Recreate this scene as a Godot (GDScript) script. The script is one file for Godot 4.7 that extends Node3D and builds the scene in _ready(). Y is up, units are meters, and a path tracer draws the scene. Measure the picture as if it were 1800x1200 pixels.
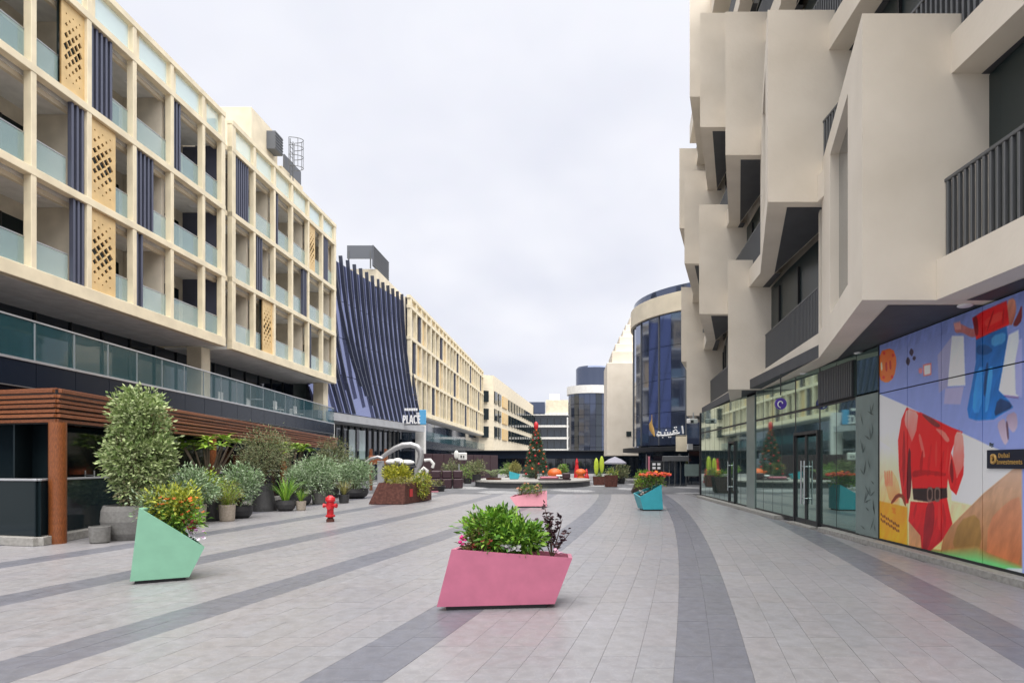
extends Node3D
# A shopping street between apartment blocks under an overcast sky.
# World axes: +x right, +y up, the street runs along -z. D below is the distance down the street (z = -D).

const F := 1150.0      # focal length of the photograph in its pixels
const EYE := 1.6
var M := {}
var rng := RandomNumberGenerator.new()
var taken := {}
var box_cache := {}
var mesh_cache := {}


# ---------------------------------------------------------------- helpers
class MB:
	var v := PackedVector3Array()
	var n := PackedVector3Array()
	var c := PackedColorArray()
	var uv := PackedVector2Array()
	var col := Color(1, 1, 1)
	var has_uv := false
	func tri(a: Vector3, b: Vector3, d: Vector3) -> void:
		var nn := (d - a).cross(b - a).normalized()
		v.append(a); v.append(b); v.append(d)
		n.append(nn); n.append(nn); n.append(nn)
		c.append(col); c.append(col); c.append(col)
	func quad(a: Vector3, b: Vector3, d: Vector3, e: Vector3) -> void:
		tri(a, b, d)
		tri(a, d, e)
	func trin(a: Vector3, b: Vector3, d: Vector3, na: Vector3, nb: Vector3, nd: Vector3) -> void:
		v.append(a); v.append(b); v.append(d)
		n.append(na); n.append(nb); n.append(nd)
		c.append(col); c.append(col); c.append(col)
	func hexa(p: Array) -> void:   # bottom 0-3, top 4-7, both in the same turn
		quad(p[3], p[2], p[1], p[0]); quad(p[4], p[5], p[6], p[7])
		for i in 4:
			var j := (i + 1) % 4
			quad(p[i], p[j], p[j + 4], p[i + 4])
	func box(ce: Vector3, s: Vector3) -> void:
		var h := s / 2.0
		var p := []
		for y in [-1, 1]:
			for q in [[-1, -1], [1, -1], [1, 1], [-1, 1]]:
				p.append(ce + Vector3(q[0] * h.x, y * h.y, q[1] * h.z))
		hexa(p)
	func tube(pts: Array, radii: Array, seg := 8, cap := true) -> void:
		var rings := []
		var prev := Vector3.UP
		for i in pts.size():
			var d: Vector3 = (pts[min(i + 1, pts.size() - 1)] - pts[max(i - 1, 0)]).normalized()
			if abs(d.dot(prev)) > 0.95:
				prev = Vector3.RIGHT if abs(d.x) < 0.8 else Vector3.BACK
			var a := d.cross(prev).normalized()
			var b := a.cross(d).normalized()
			prev = b
			var ring := []
			for k in seg:
				var t := TAU * k / seg
				ring.append(pts[i] + (a * cos(t) + b * sin(t)) * radii[i])
			rings.append(ring)
		for i in pts.size() - 1:
			for k in seg:
				var j := (k + 1) % seg
				var q := [rings[i][k], rings[i][j], rings[i + 1][j], rings[i + 1][k]]
				var m := [(q[0] - pts[i]).normalized(), (q[1] - pts[i]).normalized(), (q[2] - pts[i + 1]).normalized(), (q[3] - pts[i + 1]).normalized()]
				trin(q[0], q[1], q[2], m[0], m[1], m[2])
				trin(q[0], q[2], q[3], m[0], m[2], m[3])
		if cap:
			for e in [0, pts.size() - 1]:
				for k in range(1, seg - 1):
					tri(rings[e][0], rings[e][k], rings[e][k + 1])
	func lathe(base: Vector3, prof: Array, seg := 24, smooth := true) -> void:   # prof: Vector2(radius, height)
		for i in prof.size() - 1:
			var p: Vector2 = prof[i]
			var q: Vector2 = prof[i + 1]
			var d := q - p
			var nn := Vector2(d.y, -d.x).normalized()
			for k in seg:
				var t := TAU * k / seg
				var u := TAU * (k + 1) / seg
				var a := base + Vector3(cos(t) * p.x, p.y, sin(t) * p.x)
				var b := base + Vector3(cos(u) * p.x, p.y, sin(u) * p.x)
				var e := base + Vector3(cos(u) * q.x, q.y, sin(u) * q.x)
				var f := base + Vector3(cos(t) * q.x, q.y, sin(t) * q.x)
				var n1 := Vector3(cos(t) * nn.x, nn.y, sin(t) * nn.x)
				var n2 := Vector3(cos(u) * nn.x, nn.y, sin(u) * nn.x)
				if smooth:
					trin(a, b, e, n1, n2, n2)
					trin(a, e, f, n1, n2, n1)
				else:
					quad(a, b, e, f)
	func leaf(at: Vector3, dir: Vector3, side: Vector3, ln: float, wd: float, droop := 0.15) -> void:
		var up := side.cross(dir).normalized()
		var m := at + dir * ln * 0.45 + up * wd * 0.15
		var tip := at + dir * ln - up * ln * droop
		var l := at + dir * ln * 0.5 - side * wd * 0.5
		var r := at + dir * ln * 0.5 + side * wd * 0.5
		tri(at, l, m); tri(at, m, r)
		tri(l, tip, m); tri(m, tip, r)


func world_of(o: Node) -> Transform3D:
	var t := Transform3D()
	while o is Node3D and o != self:
		t = o.transform * t
		o = o.get_parent()
	return t


func at(px: float, py: float, d: float) -> Vector3:
	return Vector3((px - 1004.0) * d / F, EYE + (813.0 - py) * d / F, -d)


func ground_at(px: float, py: float) -> Vector3:
	return at(px, py, EYE * F / (py - 813.0))


func numbered(called: String) -> String:
	var k: int = taken.get(called, 0)
	taken[called] = k + 1
	return called if k == 0 else "%s_%03d" % [called, k]


func thing(called: String, label: String, category: String, pos := Vector3.ZERO, group := "", kind := "") -> Node3D:
	var o := Node3D.new()
	o.name = numbered(called)
	add_child(o, true)
	o.position = pos
	tag(o, label, category, group, kind)
	return o


func tag(o: Node, label: String, category: String, group := "", kind := "") -> void:
	if label: o.set_meta("label", label)
	if category: o.set_meta("category", category)
	if group: o.set_meta("group", group)
	if kind: o.set_meta("kind", kind)


# one mesh in world coordinates under parent
func mesh(called: String, parent: Node, mb: MB, m: Material) -> MeshInstance3D:
	var o := MeshInstance3D.new()
	o.name = called if parent != self else numbered(called)
	var inv := world_of(parent).affine_inverse()
	var lo := Vector3(1e9, 1e9, 1e9)
	var hi := -lo
	for p in mb.v:
		lo = lo.min(p); hi = hi.max(p)
	var org := Vector3((lo.x + hi.x) / 2.0, lo.y, (lo.z + hi.z) / 2.0)
	var vv := PackedVector3Array()
	vv.resize(mb.v.size())
	for i in mb.v.size():
		vv[i] = mb.v[i] - org
	var arr := []
	arr.resize(Mesh.ARRAY_MAX)
	arr[Mesh.ARRAY_VERTEX] = vv
	arr[Mesh.ARRAY_NORMAL] = mb.n
	arr[Mesh.ARRAY_COLOR] = mb.c
	if mb.has_uv:
		arr[Mesh.ARRAY_TEX_UV] = mb.uv
	var am := ArrayMesh.new()
	am.add_surface_from_arrays(Mesh.PRIMITIVE_TRIANGLES, arr)
	o.mesh = am
	o.material_override = m
	parent.add_child(o, true)
	o.transform = inv * Transform3D(Basis(), org)
	return o


func box_mesh(s: Vector3, ch: float) -> ArrayMesh:
	var key := "%.4f %.4f %.4f %.4f" % [s.x, s.y, s.z, ch]
	if box_cache.has(key):
		return box_cache[key]
	var mb := MB.new()
	if ch <= 0.0:
		mb.box(Vector3.ZERO, s)
	else:
		var h := s / 2.0
		var k := h - Vector3(ch, ch, ch)
		for ax in 3:
			for sg in [-1.0, 1.0]:
				var p := []
				for q in [[-1, -1], [1, -1], [1, 1], [-1, 1]]:
					var w := Vector3.ZERO
					w[ax] = h[ax] * sg
					w[(ax + 1) % 3] = k[(ax + 1) % 3] * q[0]
					w[(ax + 2) % 3] = k[(ax + 2) % 3] * q[1]
					p.append(w)
				if sg > 0: p.reverse()
				mb.quad(p[0], p[1], p[2], p[3])
		for ax in 3:
			var b := (ax + 1) % 3
			var c := (ax + 2) % 3
			for s1 in [-1.0, 1.0]:
				for s2 in [-1.0, 1.0]:
					var p := []
					for e in [[-1.0, 0], [1.0, 0], [1.0, 1], [-1.0, 1]]:
						var w := Vector3.ZERO
						w[ax] = k[ax] * e[0]
						w[b] = (h[b] if e[1] == 0 else k[b]) * s1
						w[c] = (k[c] if e[1] == 0 else h[c]) * s2
						p.append(w)
					if s1 * s2 > 0: p.reverse()
					mb.quad(p[0], p[1], p[2], p[3])
		for sx in [-1.0, 1.0]:
			for sy in [-1.0, 1.0]:
				for sz in [-1.0, 1.0]:
					var a := Vector3(h.x * sx, k.y * sy, k.z * sz)
					var b := Vector3(k.x * sx, h.y * sy, k.z * sz)
					var c := Vector3(k.x * sx, k.y * sy, h.z * sz)
					if sx * sy * sz > 0: mb.tri(a, c, b)
					else: mb.tri(a, b, c)
	var arr := []
	arr.resize(Mesh.ARRAY_MAX)
	arr[Mesh.ARRAY_VERTEX] = mb.v
	arr[Mesh.ARRAY_NORMAL] = mb.n
	var am := ArrayMesh.new()
	am.add_surface_from_arrays(Mesh.PRIMITIVE_TRIANGLES, arr)
	box_cache[key] = am
	return am


# a box by its centre, size and turn, in world axes
func bx(called: String, parent: Node, m: Material, ce: Vector3, s: Vector3, turn := 0.0, ch := 0.0) -> MeshInstance3D:
	var o := MeshInstance3D.new()
	o.name = called if parent != self else numbered(called)
	o.mesh = box_mesh(s, ch)
	o.material_override = m
	parent.add_child(o, true)
	o.transform = world_of(parent).affine_inverse() * Transform3D(Basis(Vector3.UP, turn), ce)
	return o


# a box between two plan points a and b (x, D), standing from y0 to y1, thick across
func wall(called: String, parent: Node, m: Material, a: Vector2, b: Vector2, y0: float, y1: float, thick: float, ch := 0.0) -> MeshInstance3D:
	var d := b - a
	var ce := (a + b) / 2.0
	return bx(called, parent, m, Vector3(ce.x, (y0 + y1) / 2.0, -ce.y), Vector3(d.length(), y1 - y0, thick), atan2(d.y, d.x), ch)


# a prism over a plan polygon of (x, D)
func prism_into(mb: MB, pts: Array, y0: float, y1: float) -> void:
	var pp := PackedVector2Array(pts)
	var idx := Geometry2D.triangulate_polygon(pp)
	for i in range(0, idx.size(), 3):
		var a := pp[idx[i]]
		var b := pp[idx[i + 1]]
		var c := pp[idx[i + 2]]
		mb.tri(Vector3(a.x, y1, -a.y), Vector3(b.x, y1, -b.y), Vector3(c.x, y1, -c.y))
		mb.tri(Vector3(a.x, y0, -a.y), Vector3(c.x, y0, -c.y), Vector3(b.x, y0, -b.y))
	for i in pp.size():
		var a := pp[i]
		var b := pp[(i + 1) % pp.size()]
		mb.quad(Vector3(a.x, y0, -a.y), Vector3(b.x, y0, -b.y), Vector3(b.x, y1, -b.y), Vector3(a.x, y1, -a.y))


func prism(called: String, parent: Node, m: Material, pts: Array, y0: float, y1: float) -> MeshInstance3D:
	var mb := MB.new()
	prism_into(mb, pts, y0, y1)
	return mesh(called, parent, mb, m)


func text(called: String, parent: Node, m: Material, words: String, size: float, depth: float, pos: Vector3, turn: float, bold := true) -> MeshInstance3D:
	var t := TextMesh.new()
	var f := SystemFont.new()
	f.font_names = PackedStringArray(["Droid Sans"])
	f.font_weight = 700 if bold else 400
	t.font = f
	t.text = words
	t.font_size = 64
	t.pixel_size = size / 46.0
	t.depth = depth
	t.curve_step = 2.0
	var o := MeshInstance3D.new()
	o.name = called
	o.mesh = t
	o.material_override = m
	parent.add_child(o, true)
	o.transform = world_of(parent).affine_inverse() * Transform3D(Basis(Vector3.UP, turn), pos)
	return o


# ---------------------------------------------------------------- materials
func lin(r: float, g: float, b: float) -> Color:
	return Color(r, g, b).linear_to_srgb()


func noise_tex(freq: float, octaves: int, lo: Color, hi: Color, size := 512, kind := FastNoiseLite.TYPE_SIMPLEX_SMOOTH, sd := 1, stops := []) -> NoiseTexture2D:
	var f := FastNoiseLite.new()
	f.seed = sd
	f.noise_type = kind
	f.frequency = freq
	f.fractal_octaves = octaves
	var g := Gradient.new()
	g.set_color(0, lo)
	g.set_color(1, hi)
	for s in stops:
		g.add_point(s[0], s[1])
	var t := NoiseTexture2D.new()
	t.width = size
	t.height = size
	t.seamless = true
	t.noise = f
	t.color_ramp = g
	return t


func bump_tex(freq: float, octaves: int, strength: float, sd := 1, size := 512) -> NoiseTexture2D:
	var f := FastNoiseLite.new()
	f.seed = sd
	f.frequency = freq
	f.fractal_octaves = octaves
	var t := NoiseTexture2D.new()
	t.width = size
	t.height = size
	t.seamless = true
	t.noise = f
	t.as_normal_map = true
	t.bump_strength = strength
	return t


func mat(key: String, c: Color, rough := 0.7, metal := 0.0, tex: Texture2D = null, scale := 1.0, nrm: Texture2D = null, nstr := 0.3) -> StandardMaterial3D:
	var m := StandardMaterial3D.new()
	m.resource_name = key
	m.albedo_color = c
	m.roughness = rough
	m.metallic = metal
	m.cull_mode = BaseMaterial3D.CULL_DISABLED
	if tex or nrm:
		m.uv1_triplanar = true
		m.uv1_world_triplanar = true
		m.uv1_scale = Vector3(scale, scale, scale)
	if tex:
		m.albedo_texture = tex
	if nrm:
		m.normal_enabled = true
		m.normal_texture = nrm
		m.normal_scale = nstr
	M[key] = m
	return m


func pane(key: String, c: Color, alpha: float, rough := 0.03) -> StandardMaterial3D:
	var m := mat(key, Color(c.r, c.g, c.b, alpha), rough)
	m.transparency = BaseMaterial3D.TRANSPARENCY_ALPHA
	return m


func make_materials() -> void:
	var fine := bump_tex(0.08, 4, 6.0, 3)
	var coarse := bump_tex(0.02, 3, 3.0, 5)
	var soft := noise_tex(0.006, 5, Color(0.90, 0.90, 0.90), Color(1, 1, 1), 512, FastNoiseLite.TYPE_SIMPLEX_SMOOTH, 8)
	var grime := noise_tex(0.004, 5, Color(0.935, 0.93, 0.92), Color(1, 1, 1), 512, FastNoiseLite.TYPE_SIMPLEX_SMOOTH, 18)
	mat("cream", lin(0.86, 0.76, 0.55), 0.6, 0.0, soft, 0.25, fine, 0.03)
	mat("cream_pale", lin(0.80, 0.71, 0.54), 0.7, 0.0, soft, 0.25, fine, 0.03)
	mat("gold", lin(0.80, 0.57, 0.27), 0.45, 0.15, soft, 0.4)
	mat("stucco", lin(0.78, 0.71, 0.605), 0.85, 0.0, grime, 0.22, fine, 0.03)
	mat("balcony_wall", lin(0.74, 0.67, 0.55), 0.85, 0.0, soft, 0.3, fine, 0.03)
	mat("ceiling", lin(0.78, 0.77, 0.74), 0.85, 0.0, soft, 0.4)
	mat("soffit_white", lin(0.82, 0.82, 0.80), 0.8, 0.0, soft, 0.3)
	mat("white", lin(0.80, 0.79, 0.76), 0.5, 0.0, soft, 0.4)
	mat("fin_dark", lin(0.10, 0.11, 0.16), 0.4, 0.3)
	mat("curtain", lin(0.55, 0.53, 0.49), 0.9)
	mat("dark_door", lin(0.012, 0.02, 0.024), 0.06, 0.0)
	M.dark_door.metallic_specular = 0.3
	mat("dark_glass", lin(0.012, 0.020, 0.032), 0.04, 0.0)
	M.dark_glass.metallic_specular = 0.9
	mat("navy_panel", lin(0.010, 0.015, 0.026), 0.16, 0.0)
	M.navy_panel.metallic_specular = 0.25
	mat("blue_glass", lin(0.10, 0.12, 0.18), 0.06, 0.7)
	mat("drum_glass", lin(0.15, 0.19, 0.31), 0.05, 0.8, null, 1.0, coarse, 0.02)
	mat("shop_glass", lin(0.27, 0.40, 0.36), 0.03, 0.9)
	mat("pod_glass", lin(0.19, 0.20, 0.205), 0.04, 0.6)
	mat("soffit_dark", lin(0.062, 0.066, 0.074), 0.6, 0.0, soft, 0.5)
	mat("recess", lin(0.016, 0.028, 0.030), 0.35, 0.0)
	mat("black_frame", lin(0.025, 0.027, 0.03), 0.45, 0.2)
	mat("rail_grey", lin(0.13, 0.135, 0.14), 0.5, 0.3)
	mat("metal", lin(0.55, 0.56, 0.57), 0.3, 0.8)
	mat("chrome", lin(0.62, 0.63, 0.65), 0.2, 0.9)
	mat("brushed", lin(0.42, 0.42, 0.43), 0.42, 0.6)
	mat("fin_blue", lin(0.075, 0.085, 0.12), 0.3, 0.4, soft, 0.2)
	mat("lavender_glass", lin(0.24, 0.27, 0.46), 0.06, 0.8)
	mat("canopy_grey", lin(0.42, 0.43, 0.45), 0.5, 0.1, soft, 0.3)
	mat("louvre", lin(0.13, 0.14, 0.16), 0.6, 0.2)
	mat("frosted", lin(0.20, 0.26, 0.245), 0.3, 0.0, soft, 0.6)
	mat("leaf_print", lin(0.07, 0.10, 0.095), 0.4)
	var grain := noise_tex(0.03, 4, Color(0.55, 0.5, 0.48), Color(1.0, 0.98, 0.95), 512, FastNoiseLite.TYPE_SIMPLEX, 21)
	mat("timber", lin(0.42, 0.15, 0.055), 0.45, 0.0, grain, 1.0, fine, 0.2)
	M.timber.uv1_scale = Vector3(0.5, 5.0, 0.5)
	mat("timber_dark", lin(0.33, 0.115, 0.042), 0.5, 0.0, grain, 1.0, fine, 0.2)
	M.timber_dark.uv1_scale = Vector3(0.6, 4.0, 0.6)
	mat("timber_post", lin(0.36, 0.12, 0.035), 0.45, 0.0, grain, 1.0)
	M.timber_post.uv1_scale = Vector3(5.0, 0.5, 5.0)
	var conc := noise_tex(0.02, 5, Color(0.80, 0.80, 0.79), Color(1, 1, 1), 512, FastNoiseLite.TYPE_SIMPLEX_SMOOTH, 31)
	mat("kerb", lin(0.40, 0.385, 0.36), 0.7, 0.0, conc, 0.8, fine, 0.3)
	mat("pot_grey", lin(0.23, 0.225, 0.215), 0.75, 0.0, conc, 1.2, fine, 0.4)
	mat("pot_dark", lin(0.055, 0.055, 0.058), 0.6, 0.0, conc, 1.2, fine, 0.3)
	mat("pot_beige", lin(0.47, 0.40, 0.33), 0.75, 0.0, conc, 1.2, fine, 0.4)
	mat("pot_black", lin(0.025, 0.025, 0.028), 0.55)
	mat("soil", lin(0.05, 0.032, 0.02), 0.95, 0.0, conc, 3.0, coarse, 0.6)
	var rust := noise_tex(0.015, 5, Color(0.62, 0.55, 0.52), Color(1, 1, 1), 512, FastNoiseLite.TYPE_SIMPLEX_SMOOTH, 41)
	mat("corten", lin(0.17, 0.062, 0.045), 0.7, 0.1, rust, 0.9, fine, 0.3)
	mat("corten_dark", lin(0.05, 0.022, 0.018), 0.6, 0.0, rust, 0.9)
	var scuff := noise_tex(0.01, 4, Color(0.93, 0.93, 0.93), Color(1, 1, 1), 512, FastNoiseLite.TYPE_SIMPLEX_SMOOTH, 51)
	mat("pink", lin(0.62, 0.185, 0.29), 0.42, 0.0, scuff, 0.9)
	mat("pink_dull", lin(0.58, 0.20, 0.26), 0.5, 0.0, scuff, 0.9)
	mat("mint", lin(0.27, 0.56, 0.39), 0.42, 0.0, scuff, 0.9)
	mat("cyan", lin(0.05, 0.42, 0.50), 0.42, 0.0, scuff, 0.9)
	mat("red", lin(0.62, 0.022, 0.03), 0.35, 0.0, scuff, 2.0)
	mat("orange", lin(0.75, 0.14, 0.02), 0.45, 0.0, scuff, 1.0)
	mat("lime", lin(0.50, 0.62, 0.05), 0.5, 0.0, scuff, 1.0)
	mat("maroon", lin(0.05, 0.022, 0.03), 0.5, 0.0, scuff, 1.0)
	mat("sign_white", lin(0.80, 0.80, 0.80), 0.4)
	mat("sign_blue", lin(0.10, 0.36, 0.62), 0.4)
	mat("sign_gold", lin(0.62, 0.38, 0.12), 0.35, 0.4)
	mat("sign_navy", lin(0.012, 0.016, 0.035), 0.3)
	mat("purple", lin(0.09, 0.05, 0.32), 0.4)
	mat("umbrella_grey", lin(0.30, 0.29, 0.34), 0.8)
	mat("grey_cloth", lin(0.20, 0.20, 0.20), 0.8)
	mat("bark", lin(0.16, 0.11, 0.075), 0.9, 0.0, grain, 4.0, fine, 0.5)
	mat("bark_pale", lin(0.30, 0.25, 0.20), 0.85, 0.0, grain, 4.0)
	pane("rail_glass", lin(0.45, 0.66, 0.66), 0.28)
	pane("terrace_glass", lin(0.04, 0.13, 0.15), 0.26)
	M.terrace_glass.metallic_specular = 0.2
	pane("roof_glass", lin(0.62, 0.78, 0.76), 0.45)
	pane("shop_clear", lin(0.03, 0.05, 0.05), 0.55)
	for k in ["leaf", "leaf_gloss"]:
		var lm := mat(k, Color(1, 1, 1), 0.6 if k == "leaf" else 0.4)
		lm.vertex_color_use_as_albedo = true
		lm.backlight_enabled = true
		lm.backlight = Color(0.35, 0.4, 0.2)
	var pm := mat("petal", Color(1, 1, 1), 0.6)
	pm.vertex_color_use_as_albedo = true
	# honed stone pavers: each carries its own tone, the texture gives the clouds and veins in the stone
	var vein := noise_tex(0.009, 6, Color(0.86, 0.86, 0.865), Color(1, 1, 1), 1024, FastNoiseLite.TYPE_SIMPLEX_SMOOTH, 61, [[0.46, Color(0.92, 0.915, 0.91)], [0.5, Color(0.99, 0.985, 0.98)], [0.54, Color(0.90, 0.90, 0.905)]])
	var paver := mat("paver", Color(1, 1, 1), 0.42, 0.0, vein, 0.55, coarse, 0.06)
	paver.vertex_color_use_as_albedo = true
	var wear := noise_tex(0.012, 5, Color(0.62, 0.62, 0.62), Color(1, 1, 1), 512, FastNoiseLite.TYPE_SIMPLEX_SMOOTH, 71)
	paver.roughness_texture = wear
	paver.roughness = 0.46
	mat("joint", lin(0.235, 0.23, 0.235), 0.9, 0.0, conc, 1.0)
	var sett := mat("sett", Color(1, 1, 1), 0.6, 0.0, conc, 1.0)
	sett.vertex_color_use_as_albedo = true
	mat("far_ground", lin(0.28, 0.275, 0.27), 0.8, 0.0, conc, 0.2)


# ---------------------------------------------------------------- camera, sky, sun
func make_sky() -> Sky:
	var w := 1024
	var h := 512
	var im := Image.create(w, h, false, Image.FORMAT_RGB8)
	var f := FastNoiseLite.new()
	f.seed = 12
	f.frequency = 1.1
	f.fractal_octaves = 5
	var f2 := FastNoiseLite.new()
	f2.seed = 44
	f2.frequency = 2.6
	f2.fractal_octaves = 4
	for y in h:
		var el := (0.5 - (y + 0.5) / h) * PI
		for x in w:
			var az := (x + 0.5) / w * TAU
			var d := Vector3(cos(el) * cos(az), sin(el), cos(el) * sin(az))
			# cloud deck: look the noise up where the ray meets a layer overhead
			var k: float = 1.0 / max(d.y + 0.25, 0.12)
			var a: float = f.get_noise_3d(d.x * k, d.z * k, 0.0)
			var b: float = f2.get_noise_3d(d.x * k, d.z * k, 3.0)
			var t: float = clamp(0.60 + a * 0.85 + b * 0.35, 0.0, 1.0)
			var c := Color(0.885, 0.898, 0.945).lerp(Color(0.962, 0.967, 0.995), t)
			im.set_pixel(x, y, c)
	var pm := PanoramaSkyMaterial.new()
	pm.panorama = ImageTexture.create_from_image(im)
	pm.energy_multiplier = 0.242
	var s := Sky.new()
	s.sky_material = pm
	return s


func _ready() -> void:
	rng.seed = 20240
	var cam := Camera3D.new()
	cam.name = "camera"
	add_child(cam)
	cam.position = Vector3(0, EYE, 0)
	# level camera with a shifted lens: its axis meets the picture at (1004, 813) of 1800 x 1200
	cam.set_frustum(0.1 * 1200.0 / F, Vector2((900.0 - 1004.0) / F, (813.0 - 600.0) / F) * 0.1, 0.1, 2000.0)
	cam.current = true
	var env := Environment.new()
	env.background_mode = Environment.BG_SKY
	env.sky = make_sky()
	env.tonemap_mode = Environment.TONE_MAPPER_LINEAR
	env.tonemap_exposure = 4.3
	env.sdfgi_enabled = true
	env.ssao_enabled = true
	env.ssil_enabled = true
	var we := WorldEnvironment.new()
	we.name = "environment"
	we.environment = env
	add_child(we)
	var sun := DirectionalLight3D.new()
	sun.name = "sun"
	sun.light_energy = 0.5
	sun.light_color = Color(1.0, 0.985, 0.965)
	sun.light_angular_distance = 80.0
	sun.shadow_enabled = true
	add_child(sun)
	sun.look_at_from_position(Vector3(3.0, 14, 4.5), Vector3.ZERO, Vector3.UP)

	make_materials()
	make_ground()
	make_left_blocks()
	make_blue_block()
	make_far_blocks()
	make_pod_block()
	make_shopfront()
	make_poster()
	make_pavilion()
	make_plaza()
	make_planters()
	make_pots()
	make_small_things()


# ---------------------------------------------------------------- ground
func band_x(d: float) -> float:     # where the curved dark band nearest the lens runs
	return 1.05 + 0.185 * (d - 4.8) - 0.0023 * (d - 4.8) * (d - 4.8)


const STEP := 2.72        # from band to band
const BAND := 0.60


func make_ground() -> void:
	var sheet := bx("ground", self, M.far_ground, Vector3(0, -0.16, -200), Vector3(900, 0.2, 900))
	tag(sheet, "pale grey ground reaching past the buildings", "ground", "", "structure")
	var pave := thing("pavement", "pale grey stone paving crossed by curved dark grey bands", "pavement", Vector3(0, -0.05, 0), "", "structure")
	bx("joint_bed", pave, M.joint, Vector3(-5, -0.03, -15.25), Vector3(22.4, 0.045, 36.4))
	var near := []
	var rest := MB.new()
	var r := RandomNumberGenerator.new()
	r.seed = 5
	# columns of tiles: two in each dark band, seven in each pale strip
	var cols := []
	for k in range(-7, 5):
		var s0 := k * STEP - BAND / 2.0
		for j in 2:
			cols.append([s0 + j * BAND / 2.0, s0 + (j + 1) * BAND / 2.0, true, j])
		var lw := (STEP - BAND) / 7.0
		for j in 7:
			cols.append([s0 + BAND + j * lw, s0 + BAND + (j + 1) * lw, false, j])
	var wearn := FastNoiseLite.new()
	wearn.seed = 6
	wearn.frequency = 0.09
	var g := 0.0014
	for ci in cols.size():
		var c: Array = cols[ci]
		var off := 0.3 if ci % 2 == 0 else 0.0
		for row in range(-6, 57):
			var d0: float = max(row * 0.6 + off - 0.0, -2.9)
			var d1: float = min(row * 0.6 + off + 0.6, 33.4)
			if d1 - d0 < 0.05:
				continue
			var q := [Vector2(band_x(d0 + g) + c[0] + g, d0 + g), Vector2(band_x(d0 + g) + c[1] - g, d0 + g), Vector2(band_x(d1 - g) + c[1] - g, d1 - g), Vector2(band_x(d1 - g) + c[0] + g, d1 - g)]
			if min(q[0].x, q[3].x) > 5.7 or max(q[1].x, q[2].x) < -16.0:
				continue
			for i in 4:
				q[i].x = min(q[i].x, 5.742)
			if q[1].x - q[0].x < 0.02 or q[2].x - q[3].x < 0.02:
				continue
			var tone := r.randf_range(0.97, 1.03)
			var warm := r.randf_range(-0.004, 0.004)
			var col := Color(0.192, 0.196, 0.226) if c[2] else Color(0.332 + warm, 0.324, 0.336 - warm)
			var mm: Vector2 = (q[0] + q[2]) / 2.0
			tone *= 1.0 + 0.09 * wearn.get_noise_2d(mm.x * 3.0, mm.y * 3.0)
			col = Color(col.r * tone, col.g * tone, col.b * tone)
			var lift := r.randf_range(-0.0008, 0.0008)
			var mid: Vector2 = (q[0] + q[2]) / 2.0
			var px := 1004.0 + mid.x * F / mid.y
			var py := 813.0 + EYE * F / mid.y
			if mid.y > 4.3 and px > -20 and px < 1820 and py < 1215:
				near.append([mid.y, q, col, lift])
			else:
				tile_into(rest, q, col, lift)
	near.sort_custom(func(a, b): return a[0] < b[0])
	for i in near.size():
		if i < 298:
			var mb := MB.new()
			tile_into(mb, near[i][1], near[i][2], near[i][3])
			mesh("paving_tile", pave, mb, M.paver)
		else:
			tile_into(rest, near[i][1], near[i][2], near[i][3])
	var o := mesh("farther_tiles", pave, rest, M.paver)
	o.set_meta("kind", "stuff")

	# small dark setts beyond the pavers, laid in fans
	var plaza := thing("sett_paving", "dark grey and white sett paving beyond the pale pavers", "paving", Vector3(0, -0.05, -33.5), "", "structure")
	bx("joint_bed", plaza, M.joint, Vector3(0, -0.03, -64.7), Vector3(60, 0.045, 62.4))
	var st := MB.new()
	for row in 92:
		var d0 := 33.52 + row * 0.30
		for k in range(-60, 56):
			var x0 := k * 0.30 + (0.15 if row % 2 else 0.0)
			var w := sin(x0 * 1.3 + d0 * 0.55) + 0.7 * sin(x0 * 0.45 - d0 * 0.8)
			st.col = (Color(0.40, 0.40, 0.41) if w > 0.75 else Color(0.17, 0.172, 0.185)) * r.randf_range(0.8, 1.15)
			var q := [Vector2(x0 + 0.006, d0 + 0.006), Vector2(x0 + 0.294, d0 + 0.006), Vector2(x0 + 0.294, d0 + 0.294), Vector2(x0 + 0.006, d0 + 0.294)]
			st.quad(Vector3(q[0].x, 0.0, -q[0].y), Vector3(q[3].x, 0.0, -q[3].y), Vector3(q[2].x, 0.0, -q[2].y), Vector3(q[1].x, 0.0, -q[1].y))
	var so := mesh("setts", plaza, st, M.sett)
	so.set_meta("kind", "stuff")


func tile_into(mb: MB, q: Array, col: Color, lift: float) -> void:
	mb.col = col
	var p := []
	for y in [-0.02, lift]:
		for i in 4:
			p.append(Vector3(q[i].x, y, -q[i].y))
	mb.quad(p[4], p[7], p[6], p[5])
	for i in 4:
		var j := (i + 1) % 4
		mb.quad(p[i], p[i + 4], p[j + 4], p[j])


# ---------------------------------------------------------------- cream apartment blocks on the left
const WX := -17.3          # plane of the left facade


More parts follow.
